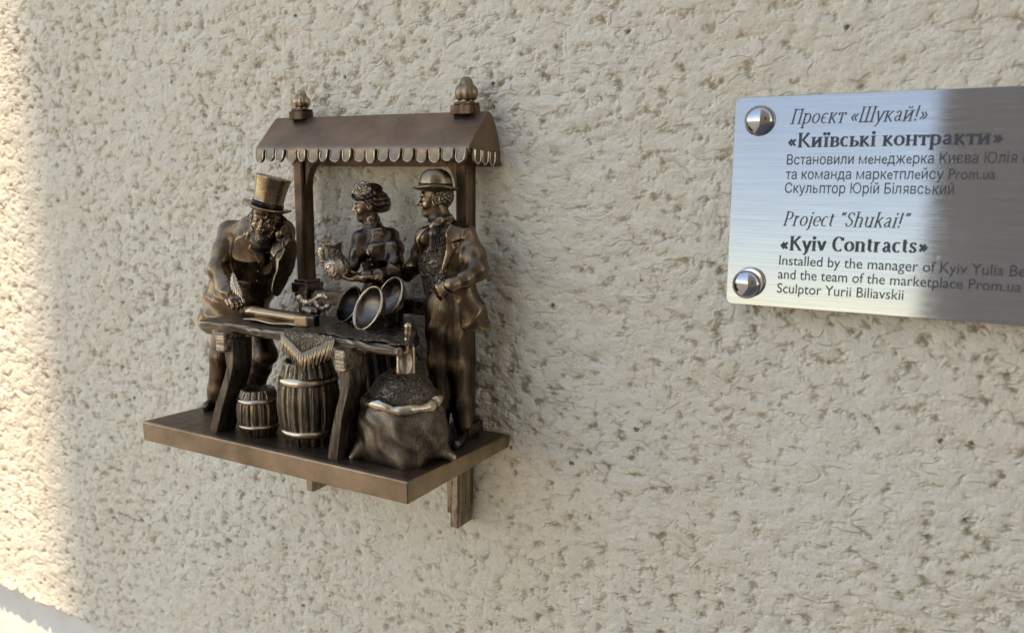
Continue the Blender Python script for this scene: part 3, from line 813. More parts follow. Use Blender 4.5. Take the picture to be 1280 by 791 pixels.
# half unrolled parchment
def roll(a, b):
    P0 = at(313, 391, -.175); P1 = at(382, 385.5, -.175)
    c = P0+(P1-P0)*a; rad = .0062-.0014*a
    t = -1.9+4.3*b
    if b > .82: ext = (b-.82)/.18
    y = c[1]-rad*math.sin(t+.4)*1.25; z = TZ+.0045+.008+rad*math.cos(t+.4)-.003*a
    return (c[0]+.003*math.sin(b*5), y, z)
par = Thing('parchment', 'bright half rolled parchment lying on the table before the writing man', 'parchment', (-.9, -.17, TZ))
V, F = sheet(roll, 24, 28); o_ = part(par, 'roll', V, F, BZ['paper']); thick(o_, .0016)
def flatp(a, b):
    P0 = at(306, 397, -.192); P1 = at(372, 396, -.192); c = P0+(P1-P0)*a
    return (c[0]+.012*b, -.195+.03*b, TZ+.0035+.0055*b*b+.0012*math.sin(a*9))
V, F = sheet(flatp, 20, 10); o_ = part(par, 'open_sheet', V, F, BZ['paper']); thick(o_, .0014)
# ink box with a dark bundle behind it
ib = Thing('ink_box', 'small dark bronze box with a pale square front on the lace cloth', 'box', (-.84, -.19, TZ))
c = at(386, 397, -.188)
q = SD(c-.03, c+.03, .0011)
axs = [unit((.96, .28, 0)), unit((-.28, .96, 0)), A(0, 0, 1)]
q.bx((c[0], c[1], TZ+.0105), (.0118, .009, .0085), axs, .0022)
V, F = q.mesh(); part(ib, 'case', V, F, BZ['dark'])
cc = A(c[0]-.0045, c[1]-.010, TZ+.0112)
q = SD(cc-.02, cc+.02, .0011); q.bx(cc, (.0095, .0018, .0078), axs, .0015); V, F = q.mesh(); part(ib, 'front_plate', V, F, BZ['base'])
a_, b_ = at(382, 386, -.165), at(397, 391, -.165)
V, F = tube([a_, b_], [.0075, .0068], 18); solo('dark_roll', V, F, BZ['dark'], 'short dark bronze roll behind the ink box on the table', 'roll', base=(a_[0], a_[1], TZ))
# open curl standing on the table
pts = [(373, 369, .0042), (374.5, 373.5, .0042), (379, 377, .0034), (387, 378, .0028), (394, 374.5, .0026), (399, 369.8, .0026), (405, 368.6, .0026), (409, 372, .0028), (410, 374.5, .0022)]
pt2 = [(394, 375, .0026), (395.5, 381, .0026), (400, 385.5, .0026), (406, 385.8, .0026), (409, 382.5, .0028), (412, 382.6, .0026)]
V, F = join(tube([at(x, y, -.15) for x, y, r in pts], [r for x, y, r in pts], 10, 1.3), tube([at(x, y, -.150) for x, y, r in pt2], [r for x, y, r in pt2], 10, 1.3), tube([at(380, 379, -.15), at(383, 386, -.152), A(*(list(at(386, 392, -.155)[:2])+[TZ+.003]))], [.003, .0036, .005], 10))
solo('hand_tool', V, F, BZ['jug'], 'curled bronze tool with an open ring end standing on the table', 'tool', base=(*at(392, 385, -.15)[:2], TZ))
# three shallow bowls leaning on edge
for i, (px, py, yy, R_, lab) in enumerate(((438, 382, -.128, .0265, 'dark leftmost of the three bronze bowls leaning before the woman'),
                                       (463, 386.5, -.152, .0305, 'nearest bronze bowl with bright rim in front of the other two'),
                                       (490, 372, -.120, .0275, 'bronze bowl leaning rearmost on the right by the skirt'))):
    c = at(px, py, yy)
    ax_ = unit(-.70*RT-.58*FWD+(.40, .34, .34)[i]*A(0, 0, 1))
    pf = [(.0, -.0155), (R_*.35, -.0142), (R_*.7, -.0096), (R_*.92, -.0022), (R_*1.0, .0018), (R_*1.04, .0030), (R_*1.045, .0050), (R_*1.0, .0062), (R_*.94, .0054), (R_*.90, .0020), (R_*.86, -.0010), (R_*.66, -.0066), (R_*.33, -.0108), (0.0002, -.0122)]
    V, F = lathe(pf, c, ax_, 48)
    solo('bowl', V, F, BZ['bowl'] if i else BZ['dark'], lab, 'bowl', base=(c[0], c[1], TZ), group='bronze bowls leaning on the table')

# ------------------------------------------------------------------ barrels under the table
def barrel(px, ybot, yc, R_, H, name_label, nst, hoops, dark):
    c = at(px, 500, yc); x = c[0]; z0 = zt(yc)-.001
    b = Thing('barrel', name_label, 'barrel', (x, yc, z0), group='bronze barrels under the table')
    def rad(h): return R_*1.02*(1-.25*(2*h-1)**2)
    rows = 44; cols = nst*9; V = []; F = []
    for i in range(rows+1):
        h = i/rows
        for k in range(cols):
            ph = (k % 9)/9; st = k//9
            g = -.0030*max(0, 1-min(ph, 1-ph)/.16) if True else 0
            gr = .00045*math.sin(k*2.7+st*9+.8*math.sin(h*5+st))+.0003*math.sin(k*5.1+h*3)
            jag = (.0007*math.sin(st*7.3))*(1 if i == rows else 0)
            r = rad(h)+g+gr+.0008*math.sin(st*5.1); a = 2*PI*k/cols
            V.append((x+r*math.cos(a), yc+r*math.sin(a), z0+H*h+jag))
    for i in range(rows):
        for k in range(cols): F.append((i*cols+k, i*cols+(k+1) % cols, (i+1)*cols+(k+1) % cols, (i+1)*cols+k))
    n0 = len(V)
    rt = rad(1.)
    for rr, zz in ((rt*.86, H+.0005), (rt*.82, H-.0035)):
        for k in range(cols):
            a = 2*PI*k/cols; V.append((x+rr*math.cos(a), yc+rr*math.sin(a), z0+zz+.0006*math.sin(k*1.3)))
    for j, base_ in enumerate((rows*cols, n0)):
        nxt = n0+j*cols
        for k in range(cols): F.append((base_+k, base_+(k+1) % cols, nxt+(k+1) % cols, nxt+k))
    F.append(tuple(range(n0+cols, n0+2*cols))); F.append(tuple(range(cols))[::-1])
    part(b, 'staves', V, F, BZ['dark'] if dark == 2 else BZ['wood'])
    for h, hw in hoops:
        r = rad(h)+.0006; hh = hw/H/2; 
        pf = [(rad(h-hh)-.004, H*(h-hh)), (rad(h-hh)+.0012, H*(h-hh)+.0004), (rad(h)+.0024, H*h), (rad(h+hh)+.0012, H*(h+hh)-.0004), (rad(h+hh)-.004, H*(h+hh))]
        V, F = lathe(pf, (x, yc, z0), (0, 0, 1), 56)
        part(b, 'hoop', V, F, BZ['hoop'] if dark == 0 else BZ['rim'])
    return b
barrel(323.5, 0, -.197, .0290, .0660, 'small bronze barrel with two hoops beside the larger barrel', 15, ((.80, .0068), (.24, .0062)), 1)
barrel(386.5, 0, -.186, .0405, .1150, 'large bronze barrel with two bright hoops under the table', 15, ((.795, .0110), (.17, .0095)), 0)

# ------------------------------------------------------------------ sack of grain with a scoop
sack = Thing('grain_sack', 'open bronze burlap sack heaped with grain at the shelf corner', 'sack', (-.61, -.17, zt(-.17)))
yc = -.170; cx_ = at(503, 500, yc)[0]; z0 = zt(yc)
q = SD((cx_-.085, yc-.075, z0-.006), (cx_+.085, yc+.07, z0+.12), .0013)
zr = at(505, 505, yc-.05)[2]
q.ell((cx_, yc, z0+.036), (.0625, .0535, .046), k=.01)
q.ell((cx_, yc, z0+.054), (.0545, .0490, .040), k=.012)
q.cap((cx_, yc, z0+.058), (cx_, yc, z0+.072), .0480, .0440, .010)
# bottom corners and settled base
lc = at(440, 580, -.215); lc[2] = z0+.004; rc = at(566, 571, -.150); rc[2] = z0+.004
q.cap((cx_-.030, yc-.024, z0+.020), lc, .018, .0055, .014)
q.cap((cx_+.030, yc+.005, z0+.018), rc, .018, .005, .014)
q.cap((cx_-.02, yc-.03, z0+.012), (cx_+.03, yc-.03, z0+.012), .018, .018, .012)
q.field(lambda X, Y, Z: .0011*fold(X, Y, Z, (.25, .1, 1.), 135, 1.)*np.clip((z0+.085-Z)/.05, 0, 1)+.0009*fold(X, Y, Z, (1., .4, .5), 190, 2.3))
q.put(lambda X, Y, Z: (z0-Z)+0*X+0*Y, (cx_-.08, yc-.07, z0-.01), (cx_+.08, yc+.07, z0+.01), 0, 'and')
q.put(lambda X, Y, Z: np.sqrt(((X-cx_)/1.)**2+((Y-yc)/.95)**2)-.043+0*Z+np.maximum(0, (z0+.074-Z))*3, (cx_-.05, yc-.05, z0+.068), (cx_+.05, yc+.05, z0+.13), 0, 'sub')
q.put(lambda X, Y, Z: (Z-(z0+.0765))+0*X+0*Y, (cx_-.08, yc-.07, z0+.05), (cx_+.08, yc+.07, z0+.125), 0, 'and')
V, F = q.mesh(); part(sack, 'bag', V, F, BZ['sack'])
ring = []
for i in range(49):
    a = 2*PI*i/48
    ring.append(A(cx_+.0480*math.cos(a), yc+.0465*math.sin(a), z0+.0775+.0022*math.sin(a*3+.5)+.0012*math.sin(a*7)))
V, F = tube(ring, [.0068+.0013*math.sin(i*1.1)+.0008*math.sin(i*2.7) for i in range(49)], 14)
part(sack, 'rolled_rim', V, F, BZ['rim'])
q = SD((cx_-.055, yc-.055, z0+.05), (cx_+.055, yc+.055, z0+.13), .0012)
q.ell((cx_, yc+.001, z0+.075), (.0445, .0425, .0440), k=.001)
q.field(lambda X, Y, Z: .0008*np.sin(X*900+4*np.sin(Y*300))*np.sin(Y*880+4*np.sin(Z*320))*np.sin(Z*860+3*np.sin(X*350)))
V, F = q.mesh(); part(sack, 'grain', V, F, BZ['grain'])
sy = -.196
scoop = Thing('scoop', 'small bronze scoop stuck upright in the heaped grain', 'scoop', at(507, 457, sy))
q = SD(at(488, 475, sy)-.012, at(528, 400, sy)+.012, .0009)
ctr = at(507.2, 450, sy)
q.bx(ctr, (.0118, .0032, .0175), [RT, FWD, A(0, 0, 1)], .0031)
q.ell(ctr-FWD*.0075+A(0, 0, -.004), (.0084, .0065, .016), [RT, FWD, A(0, 0, 1)], .001, 'sub')
V, F = q.mesh(); part(scoop, 'blade', V, F, BZ['rim'])
q = SD(at(488, 475, sy)-.012, at(528, 398, sy)+.012, .0009)
q.chain([(at(508, 439, sy), .0036), (at(508.5, 425, sy), .0024), (at(509.5, 416, sy), .0034), (at(510, 407.5, sy), .0048)], .003)
V, F = q.mesh(); part(scoop, 'handle', V, F, BZ['paper'])
# ================================================================== the three bronze people
ZU = A(0, 0, 1); TC = -unit(A(FWD[0], FWD[1], 0)); LF = -unit(A(RT[0], RT[1], 0))
def ortho(F, U):
    U = unit(U); F = np.asarray(F, float); F = unit(F-U*(F@U)); return F, U, np.cross(F, U)     # S = to the figure's right
def head(q, c, H, F, U, woman=False, beard=False):
    F, U, Sd = ortho(F, U)
    P = lambda f, u_, s: c+H*(f*F+u_*U+s*Sd)
    ax = [F, Sd, U]; E_ = lambda f, u_, s, r, k=.06, op='add': q.ell(P(f, u_, s), [H*t for t in r], ax, H*k, op)
    w = .9 if woman else 1.
    E_(-.05, .13, 0, (.41, .325*w, .37))
    E_(.10, -.14, 0, (.27, .245*w, .36), .12)
    E_(.20, -.36, 0, (.145, .15*w, .10), .10)
    E_(.30, -.40, 0, (.075, .085*w, .07), .07)
    q.cap(P(.335, .12, -.15*w), P(.335, .12, .15*w), H*(.045 if woman else .06), None, H*.06)
    for s in (-1, 1):
        E_(.36, .02, s*.135, (.065, .085, .06), .03, 'sub')
        E_(.295, .025, s*.135, (.055, .06, .045), .01)
        E_(.25, -.13, s*.17*w, (.10, .085, .10), .08)
        E_(-.04, -.02, s*.315*w, (.085, .04, .13), .03)
        E_(-.02, -.02, s*.345*w, (.04, .02, .075), .01, 'sub')
    q.cap(P(.36, .09, 0), P(.475 if not woman else .455, -.115, 0), H*.032, H*.05, H*.03)
    for s in (-1, 1): q.cap(P(.40, -.125, s*.05), P(.40, -.125, s*.051), H*.032, None, H*.03)
    q.cap(P(.365, -.235, -.07), P(.365, -.235, .07), H*.030, None, H*.02)
    q.cap(P(.355, -.29, -.06), P(.355, -.29, .06), H*.036, None, H*.02)
    q.cap(P(.41, -.262, -.085), P(.41, -.262, .085), H*.010, None, H*.006, 'sub')
    if not woman:
        q.cap(P(.385, -.19, 0), P(.33, -.235, .13), H*.035, H*.02, H*.02); q.cap(P(.385, -.19, 0), P(.33, -.235, -.13), H*.035, H*.02, H*.02)
    return P
def hand(q, wrist, d, pn, L=.036, curl=.5, thumb=1, spread=.16):
    """wrist point, direction, palm normal (the side fingers curl to), thumb side +-1."""
    d, pn = unit(d), np.asarray(pn, float); pn = unit(pn-d*(pn@d)); sd = np.cross(d, pn)*thumb
    pl = L*.48
    q.cap(wrist, wrist+d*pl*.4, L*.13, L*.17, .004, F=pn, q=.75)
    for s in (-.17, 0., .17): q.cap(wrist+d*pl*.35+sd*L*s*.8, wrist+d*pl+sd*L*s, L*.125, L*.105, .004)
    for i, (s, ln) in enumerate(((.25, .46), (.085, .53), (-.08, .50), (-.235, .40))):
        b = wrist+d*pl*.98+sd*L*s; a1 = curl*1.0; l1, l2, l3 = ln*L*.45, ln*L*.33, ln*L*.24
        dd = unit(d+sd*spread*s*2); t1 = dd*math.cos(a1)+pn*math.sin(a1); t2 = dd*math.cos(a1*1.9)+pn*math.sin(a1*1.9); t3 = dd*math.cos(a1*2.5)+pn*math.sin(a1*2.5)
        r = L*(.082 if i < 3 else .07)
        p1 = b+t1*l1; p2 = p1+t2*l2; p3 = p2+t3*l3
        q.chain([(b, r), (p1, r*.97), (p2, r*.86), (p3, r*.7)], .0012)
    b = wrist+d*pl*.3+sd*L*.17+pn*L*.03; p1 = b+unit(d*.7+sd*.7+pn*.25)*L*.24; p2 = p1+unit(d*.9+sd*.15+pn*.55)*L*.2
    q.chain([(b, L*.11), (p1, L*.09), (p2, L*.07)], .003)
def shoe(q, ankle, toe, r):
    q.cap(ankle, toe, r*1.0, r*.8, .004); q.cap(A(ankle[0], ankle[1], toe[2]+.001)-unit(toe-ankle)*r*.3*A(1, 1, 0), toe, r*.95, r*.75, .004)
def hatlathe(pf, c, U, F, up=.0, n=56, oval=1.12):
    F, U, Sd = ortho(F, U); V = []; Fc = []; m = len(pf); rmax = max(r for r, h in pf)
    for r, h in pf:
        for k in range(n):
            a = 2*PI*k/n; s_ = math.sin(a); hh = h+up*(s_*r/rmax)**2*(1 if r > rmax*.72 else 0)
            V.append(c+r*(oval*math.cos(a)*F+s_*Sd)+hh*U)
    for i in range(m-1):
        for k in range(n): Fc.append((i*n+k, i*n+(k+1) % n, (i+1)*n+(k+1) % n, (i+1)*n+k))
    Fc.append(tuple(range(n))[::-1]); Fc.append(tuple(range((m-1)*n, m*n)))
    return V, Fc
class Panel:
    """a flat outline (photo pixels laid out at depth Y) pressed into or cut out of the front of a sculpted solid"""
    def __init__(p, pts, Y, FB, deep=.03):
        p.F = unit(A(FB[0], FB[1], 0)); p.Sd = np.cross(p.F, ZU)
        P = [at(x, y, Y) for x, y in pts]; p.pts = [(float(q @ p.Sd), float(q[2])) for q in P]
        p.f0 = float(np.mean([q @ p.F for q in P]))-deep
    def sd(p, X, Y, Z):
        s_ = (X*p.Sd[0]+Y*p.Sd[1])+0*Z; u_ = Z+0*s_
        d = np.full(s_.shape, 1e9, np.float32); ins = np.zeros(s_.shape, bool); n = len(p.pts)
        for i in range(n):
            (ax, ay), (bx_, by) = p.pts[i], p.pts[(i+1) % n]; ex, ey = bx_-ax, by-ay
            t = np.clip(((s_-ax)*ex+(u_-ay)*ey)/(ex*ex+ey*ey), 0, 1)
            d = np.minimum(d, (s_-ax-t*ex)**2+(u_-ay-t*ey)**2)
            if ey != 0: ins ^= ((u_ < ay) != (u_ < by)) & (s_ < ax+(u_-ay)*ex/ey)
        d = np.sqrt(d); return np.where(ins, -d, d)
    def front(p, X, Y, Z): return (X*p.F[0]+Y*p.F[1])+0*Z-p.f0
    def emboss(p, q, t, edge=.0012):
        def fn(X, Y, Z): return -t*np.clip(.5-p.sd(X, Y, Z)/edge, 0, 1)*(p.front(X, Y, Z) > 0)
        return q.field(fn)
    def carve(p, q):
        X = q.ax[0][:, None, None]; Y = q.ax[1][None, :, None]; Z = q.ax[2][None, None, :]
        q.v = np.maximum(q.v, -np.maximum(p.sd(X, Y, Z), -p.front(X, Y, Z))).astype(np.float32); return q
    def keep(p, q):
        X = q.ax[0][:, None, None]; Y = q.ax[1][None, :, None]; Z = q.ax[2][None, None, :]
        q.v = np.maximum(q.v, np.maximum(p.sd(X, Y, Z), -p.front(X, Y, Z))).astype(np.float32); return q
def person(lab, base): return Thing('person', lab, 'person', base, group='bronze people at the market stall')

def crease(X, Y, Z, d, f, seed=0., w=1.4, p=1.5):
    """cloth folds: soft ridges that fade in and out"""
    d = np.asarray(d, float); e = unit(np.cross(d, (.2, .9, .4)))
    m = np.clip(.45+.75*fold(X, Y, Z, e, f*.55, seed+1.7, .9), 0, 1)
    return -m*(1-np.abs(fold(X, Y, Z, d, f, seed, w)))**p
# ------------------------------------------------------------------ the man in the top hat, bent over the table and writing
pm = person('bronze man in tall top hat and long coat leaning over table, writing with quill', (*at(275, 505, -.125)[:2], zt(-.12)))
g = lambda x, y, Y, r=None: at(x, y, Y) if r is None else pr(x, y, Y, r)
FB = unit(TC*.95+RT*.12*A(1, 1, 0)+A(0, 0, -.1)); 
lo, hi = (-1.075, -.205, -.375), (-.855, -.035, -.005)
q = SD(lo, hi, .0012)
hc = g(331, 273, -.150); Hh = .053
FH, UH = unit(TC*.95+LF*.02-ZU*.45), UPV*.95+.25*RT-.36*FWD; UHAT = unit(UPV+.27*RT-.15*FWD)
PH = head(q, hc, Hh, FH, UH)
q.cap(g(331, 283, -.140), g(326, 300, -.125), .0150, .019, .006)
q.chain([(g(325, 305, -.110), .024), (g(314, 350, -.095), .022), (g(302, 388, -.095), .024)], .01, F=FB, q=.75)
q.cap(g(292, 290, -.116), g(350, 289, -.112), .014, .014, .01)
for pts in ([(292, 291, -.124, 10.5), (273, 339, -.148, 9), (289, 367, -.165, 6)], [(350, 290, -.118, 10.5), (358, 332, -.138, 8.5), (351, 364, -.158, 6)]):
    q.chain([g(*p) for p in pts], .006)
hand(q, g(290, 368, -.166), g(302, 379, -.180)-g(290, 368, -.166), A(.3, .1, -1.), .034, .62, -1)
hand(q, g(351, 364, -.160), g(340, 376, -.185)-g(351, 364, -.160), A(0, 0, -1.), .034, .30, 1)
for pts in ([(286, 385, -.102, 15), (278, 445, -.126, 11.5), (273, 496, -.130, 7)], [(314, 385, -.098, 15), (330, 443, -.112, 11.5), (316, 490, -.088, 7)]):
    q.chain([g(*p) for p in pts], .008)
V, F = q.mesh(); part(pm, 'body', V, F, BZ['skin'])
# trousers and shoes
q = SD((lo[0], lo[1], -.376), (hi[0], hi[1], -.19), .0013)
q.cap(g(302, 380, -.098), g(301, 392, -.099), .034, .034, .006, F=FB, q=.75)
for pts in ([(286, 385, -.102, 18), (278, 445, -.126, 15), (274, 488, -.130, 13.5), (273, 500, -.130, 13.5)], [(314, 385, -.098, 18), (330, 443, -.112, 15), (318, 482, -.090, 13), (315, 492, -.088, 13)]):
    q.chain([g(*p) for p in pts], .008)
q.field(lambda X, Y, Z: .0022*crease(X, Y, Z, unit((.35, .2, 1.)), 80, 1.2)+.0005)
V, F = q.mesh(); part(pm, 'trousers', V, F, BZ['trouser'])
q = SD((-1.075, -.20, -.376), (-.90, -.06, -.33), .0011)
for a_, t_ in (((273, 500, -.131), (259, 509, -.152)), ((316, 494, -.09), (311, 505, -.112))):
    aa, tt = g(*a_), g(*t_); tt[2] = zt(tt[1])+.0065; shoe(q, A(aa[0], aa[1], zt(aa[1])+.013), tt, .0088)
q.put(lambda X, Y, Z: (zt(-.13)-Z)+0*X+0*Y, (-1.07, -.19, -.376), (-.9, -.06, -.36), 0, 'and')
V, F = q.mesh(); part(pm, 'shoes', V, F, BZ['dark'])
# waistcoat and shirt front
q = SD((-1.0, -.185, -.21), (-.87, -.075, -.06), .0013)
q.chain([(g(326, 302, -.116), .029), (g(316, 350, -.100), .028), (g(308, 378, -.095), .028)], .008, F=FB, q=.78)
q.cap(g(331, 292, -.140), g(330, 300, -.138), .0165, .020, .004)
for s in range(4):
    p_ = g(326-s*1.5, 315+s*12, -.139+.003*s); q.ell(p_, (.0022, .0022, .0022), k=.001)
V, F = q.mesh(); part(pm, 'waistcoat', V, F, BZ['dark'])
# coat: shell over torso and arms, open in front, tails hanging behind the table end
q = SD((-1.09, -.20, -.265), (-.845, -.03, -.05), .0012)
q.chain([(g(325, 303, -.118), .037), (g(313, 350, -.102), .0385), (g(296, 392, -.094), .046)], .012, F=FB, q=.72)
q.cap(g(288, 290, -.120), g(353, 289, -.116), .0185, .0185, .012)
q.cap(g(276, 360, -.100), g(266, 402, -.094), .020, .022, .014)
q.cap(g(312, 284, -.128), g(346, 285, -.126), .013, .013, .006)
for pts in ([(288, 291, -.124, 14.5), (280, 315, -.136, 14), (273, 338, -.149, 13), (282, 355, -.158, 11.5), (288, 366, -.165, 10.5)], [(352, 291, -.117, 15.5), (356, 312, -.128, 14.5), (358, 333, -.138, 12.5), (354, 350, -.15, 11.5), (351.5, 361, -.157, 10.5)]):
    q.chain([g(*p) for p in pts], .007)
# open front
Panel([(322, 284), (343, 284), (341, 303), (334, 326), (331, 352), (336, 410), (314, 410), (320, 352), (325, 326), (323, 303)], -.150, FB, .045).carve(q)
q.cap(g(331, 276, -.15), g(332, 290, -.150), .015, .016, .003, 'sub')
# lapels, collar and folds
q.chain([(a, r) for a, r in [g(311, 292, -.142, 5), g(308, 278, -.130, 6), g(316, 270, -.118, 6)]], .003)
q.chain([(a, r) for a, r in [g(349, 292, -.140, 5), g(353, 280, -.128, 6), g(348, 272, -.118, 6)]], .003)
q.field(lambda X, Y, Z: .0032*crease(X, Y, Z, unit((.75, -.2, .6)), 72, .4, 1.9, 1.15)+.0026*crease(X, Y, Z, unit((-.55, .1, .8)), 88, 2.2, 1.8, 1.15)+.0010)
Panel([(311, 280), (322, 288), (324, 306), (327, 330), (323, 338), (315, 318), (309, 312), (312, 305), (306, 299)], -.150, FB, .05).emboss(q, .0026)
Panel([(343, 287), (353, 281), (358, 297), (352, 302), (354, 309), (346, 316), (335, 338), (332, 332), (340, 306)], -.150, FB, .05).emboss(q, .0026)
Panel([(297, 352), (312, 356), (311, 362), (296, 358)], -.14, FB, .05).emboss(q, .0016)
q.cap(g(286, 362, -.163), g(288.5, 367, -.166), .0132, .0128, .0008); q.cap(g(352, 357, -.155), g(351, 362, -.158), .0130, .0126, .0008)
V, F = q.mesh(); part(pm, 'coat', V, F, BZ['cloth'])
# hair, whiskers and hat
q = SD(hc-.042, hc+.042, .0010)
Fh, Uh, Sh = ortho(FH, UH)
q.ell(hc+Hh*(-.13*Fh+.12*Uh), [Hh*t for t in (.40, .355, .36)], [Fh, Sh, Uh], .004)
for s in (-1, 1): q.cap(hc+Hh*(.02*Fh+.08*Uh+s*.31*Sh), hc+Hh*(.12*Fh-.33*Uh+s*.23*Sh), Hh*.085, Hh*.10, .004)
q.chain([(hc+Hh*(.14*Fh-.40*Uh-.2*Sh), Hh*.085), (hc+Hh*(.27*Fh-.50*Uh), Hh*.10), (hc+Hh*(.14*Fh-.40*Uh+.2*Sh), Hh*.085)], .004)
q.ell(hc+Hh*(.40*Fh-.02*Uh), [Hh*t for t in (.30, .235, .33)], [Fh, Sh, Uh], .002, 'sub')
q.field(lambda X, Y, Z: .0005*np.sin(X*1500+3*np.sin(Z*400))+.0004*np.sin(Y*1400+3*np.sin(Z*500)))
V, F = q.mesh(); part(pm, 'hair', V, F, BZ['hair'])
hcn = hc+Hh*.245*UHAT
r0 = .0208
pf = [(r0*.98, -.003), (.0325, .0000), (.0338, .0012), (.0335, .0026), (.0318, .0030), (r0*1.03, .0016), (r0*1.0, .004), (r0*1.0, .014), (r0*1.02, .024), (r0*1.07, .034), (r0*1.15, .043), (r0*1.165, .0448), (r0*1.15, .0462), (r0*.9, .0455), (r0*.5, .0452), (.0003, .0452)]
V, F = hatlathe(pf, hcn, UHAT, FH, up=.0045); hat = part(pm, 'top_hat', V, F, BZ['hat'])
pf = [(r0*.9, .0022), (r0*1.055, .0022), (r0*1.06, .0105), (r0*.9, .0110)]
V, F = hatlathe(pf, hcn, UHAT, FH); part(pm, 'hat_band', V, F, BZ['dark'], parent=hat)
# the quill in his hand
qb, qt = g(304, 377, -.190), g(291, 341, -.182)
quill = Thing('quill', 'pale bronze feather quill held upright in the writing man\'s hand', 'quill', qb)
dq = qt-qb; sdq = unit(np.cross(dq, TC)); nq = unit(np.cross(sdq, dq))
def feather(a, b):
    t = .18+.82*a; w = .0062*math.sin(PI*min(1, (a*.93+.05)))**.7*(1+.10*math.sin(a*46))
    s_ = (b-.5)*2
    return qb+dq*t+sdq*(w*s_-.004*math.sin(PI*a))+nq*(-.0012*abs(s_)+.0006*math.sin(a*60+abs(s_)*9))
V, F = sheet(feather, 60, 10); o_ = part(quill, 'vane', V, F, BZ['rim']); thick(o_, .0012)
V, F = tube([qb+dq*t-sdq*.004*math.sin(PI*max(0, (t-.18)/.82))+nq*.0006 for t in np.linspace(-.06, .98, 12)], [.0009]*11+[.0004], 8); part(quill, 'shaft', V, F, BZ['paper'])

# ------------------------------------------------------------------ the woman with the jug
pw = person('bronze woman in rose trimmed hat and lace dress behind the table, holding jug', (*at(478, 500, -.062)[:2], zt(-.06)))
FB = unit(LF*.62+TC*.78); SB = np.cross(FB, ZU)
FH, UH = unit(LF*.98+TC*.13-ZU*.05), ZU+.05*LF
hc = g(461, 257, -.072); Hh = .0475
lo, hi = (-.805, -.175, -.376), (-.640, -.012, .0)
q = SD(lo, hi, .0012)
head(q, hc, Hh, FH, UH, woman=True)
q.cap(g(464, 272, -.070), g(467, 290, -.068), .0105, .0125, .006)
q.chain([(g(467, 296, -.068), .020), (g(469, 316, -.068), .021), (g(471, 345, -.064), .0145), (g(475, 374, -.060), .024)], .01, F=FB, q=.75)
q.cap(g(450, 298, -.082), g(487, 298, -.058), .011, .011, .006)
for pts in ([(488, 299, -.058, 8), (494, 337, -.085, 6.5), (455, 346, -.122, 4.5)], [(449, 299, -.084, 8), (440, 332, -.100, 6.5), (431, 344, -.126, 4.5)]):
    q.chain([g(*p) for p in pts], .005)
hand(q, g(454, 346, -.123), g(430, 349.5, -.139)-g(454, 346, -.123), A(0, -.15, 1.), .033, .36, 1)
hand(q, g(432, 343, -.125), g(419, 341, -.128)-g(432, 343, -.125), A(0, -.5, .9), .031, .35, -1)
for pts in ([(468, 380, -.066, 13), (470, 440, -.064, 10), (472, 505, -.062, 7)], [(482, 380, -.056, 13), (484, 440, -.056, 10), (485, 505, -.056, 7)]):
    q.chain([g(*p) for p in pts], .008)
V, F = q.mesh(); part(pw, 'body', V, F, BZ['skin'])
# bodice with puffed sleeves, high lace collar
q = SD((-.80, -.16, -.17), (-.640, -.015, -.045), .0011)
q.chain([(g(468, 298, -.068), .0240), (g(471, 318, -.068), .0262), (g(473, 343, -.064), .0205), (g(474, 360, -.062), .0235)], .010, F=FB, q=.72)
for s, k_ in ((-1, 1.), (1, 1.)):
    q.ell(g(469, 313, -.070)+FB*.0135+SB*s*.0108, (.0108, .0105, .0112), k=.010)
q.cap(g(450, 299, -.082), g(487, 298, -.058), .0125, .0125, .008)
q.cap(g(464.5, 276, -.070), g(467, 292, -.068), .0122, .0150, .004)
q.chain([g(*p) for p in [(488, 297, -.057, 10.5), (493, 310, -.064, 11.5), (495, 327, -.076, 9.5), (492, 340, -.086, 9), (474, 344, -.106, 8), (457, 346, -.121, 6.8)]], .006)
q.chain([g(*p) for p in [(451, 299, -.084, 9.5), (447, 315, -.092, 9.5), (441, 332, -.101, 8), (433, 342, -.120, 6.5)]], .006)
q.field(lambda X, Y, Z: .0032*crease(X, Y, Z, unit((.7, .3, .6)), 92, .9, 1.9, 1.2)*np.clip((X-at(478, 300, -.065)[0])/.006, 0, 1)+.0016*crease(X, Y, Z, unit((.2, .4, 1.)), 120, 2., 1.4, 1.2)+.0004)
q.cap(g(461, 345.4, -.118), g(456, 346, -.122), .0090, .0090, .0008)
for i_ in range(5): q.ell(g(461+i_*2.0, 318+i_*6.5, -.098+.002*i_), (.0019, .0019, .0019), k=.0006)
Panel([(452, 341), (494, 341), (494, 349), (452, 349)], -.085, FB, .05).emboss(q, .0018)
V, F = q.mesh(); part(pw, 'bodice', V, F, BZ['dress'])
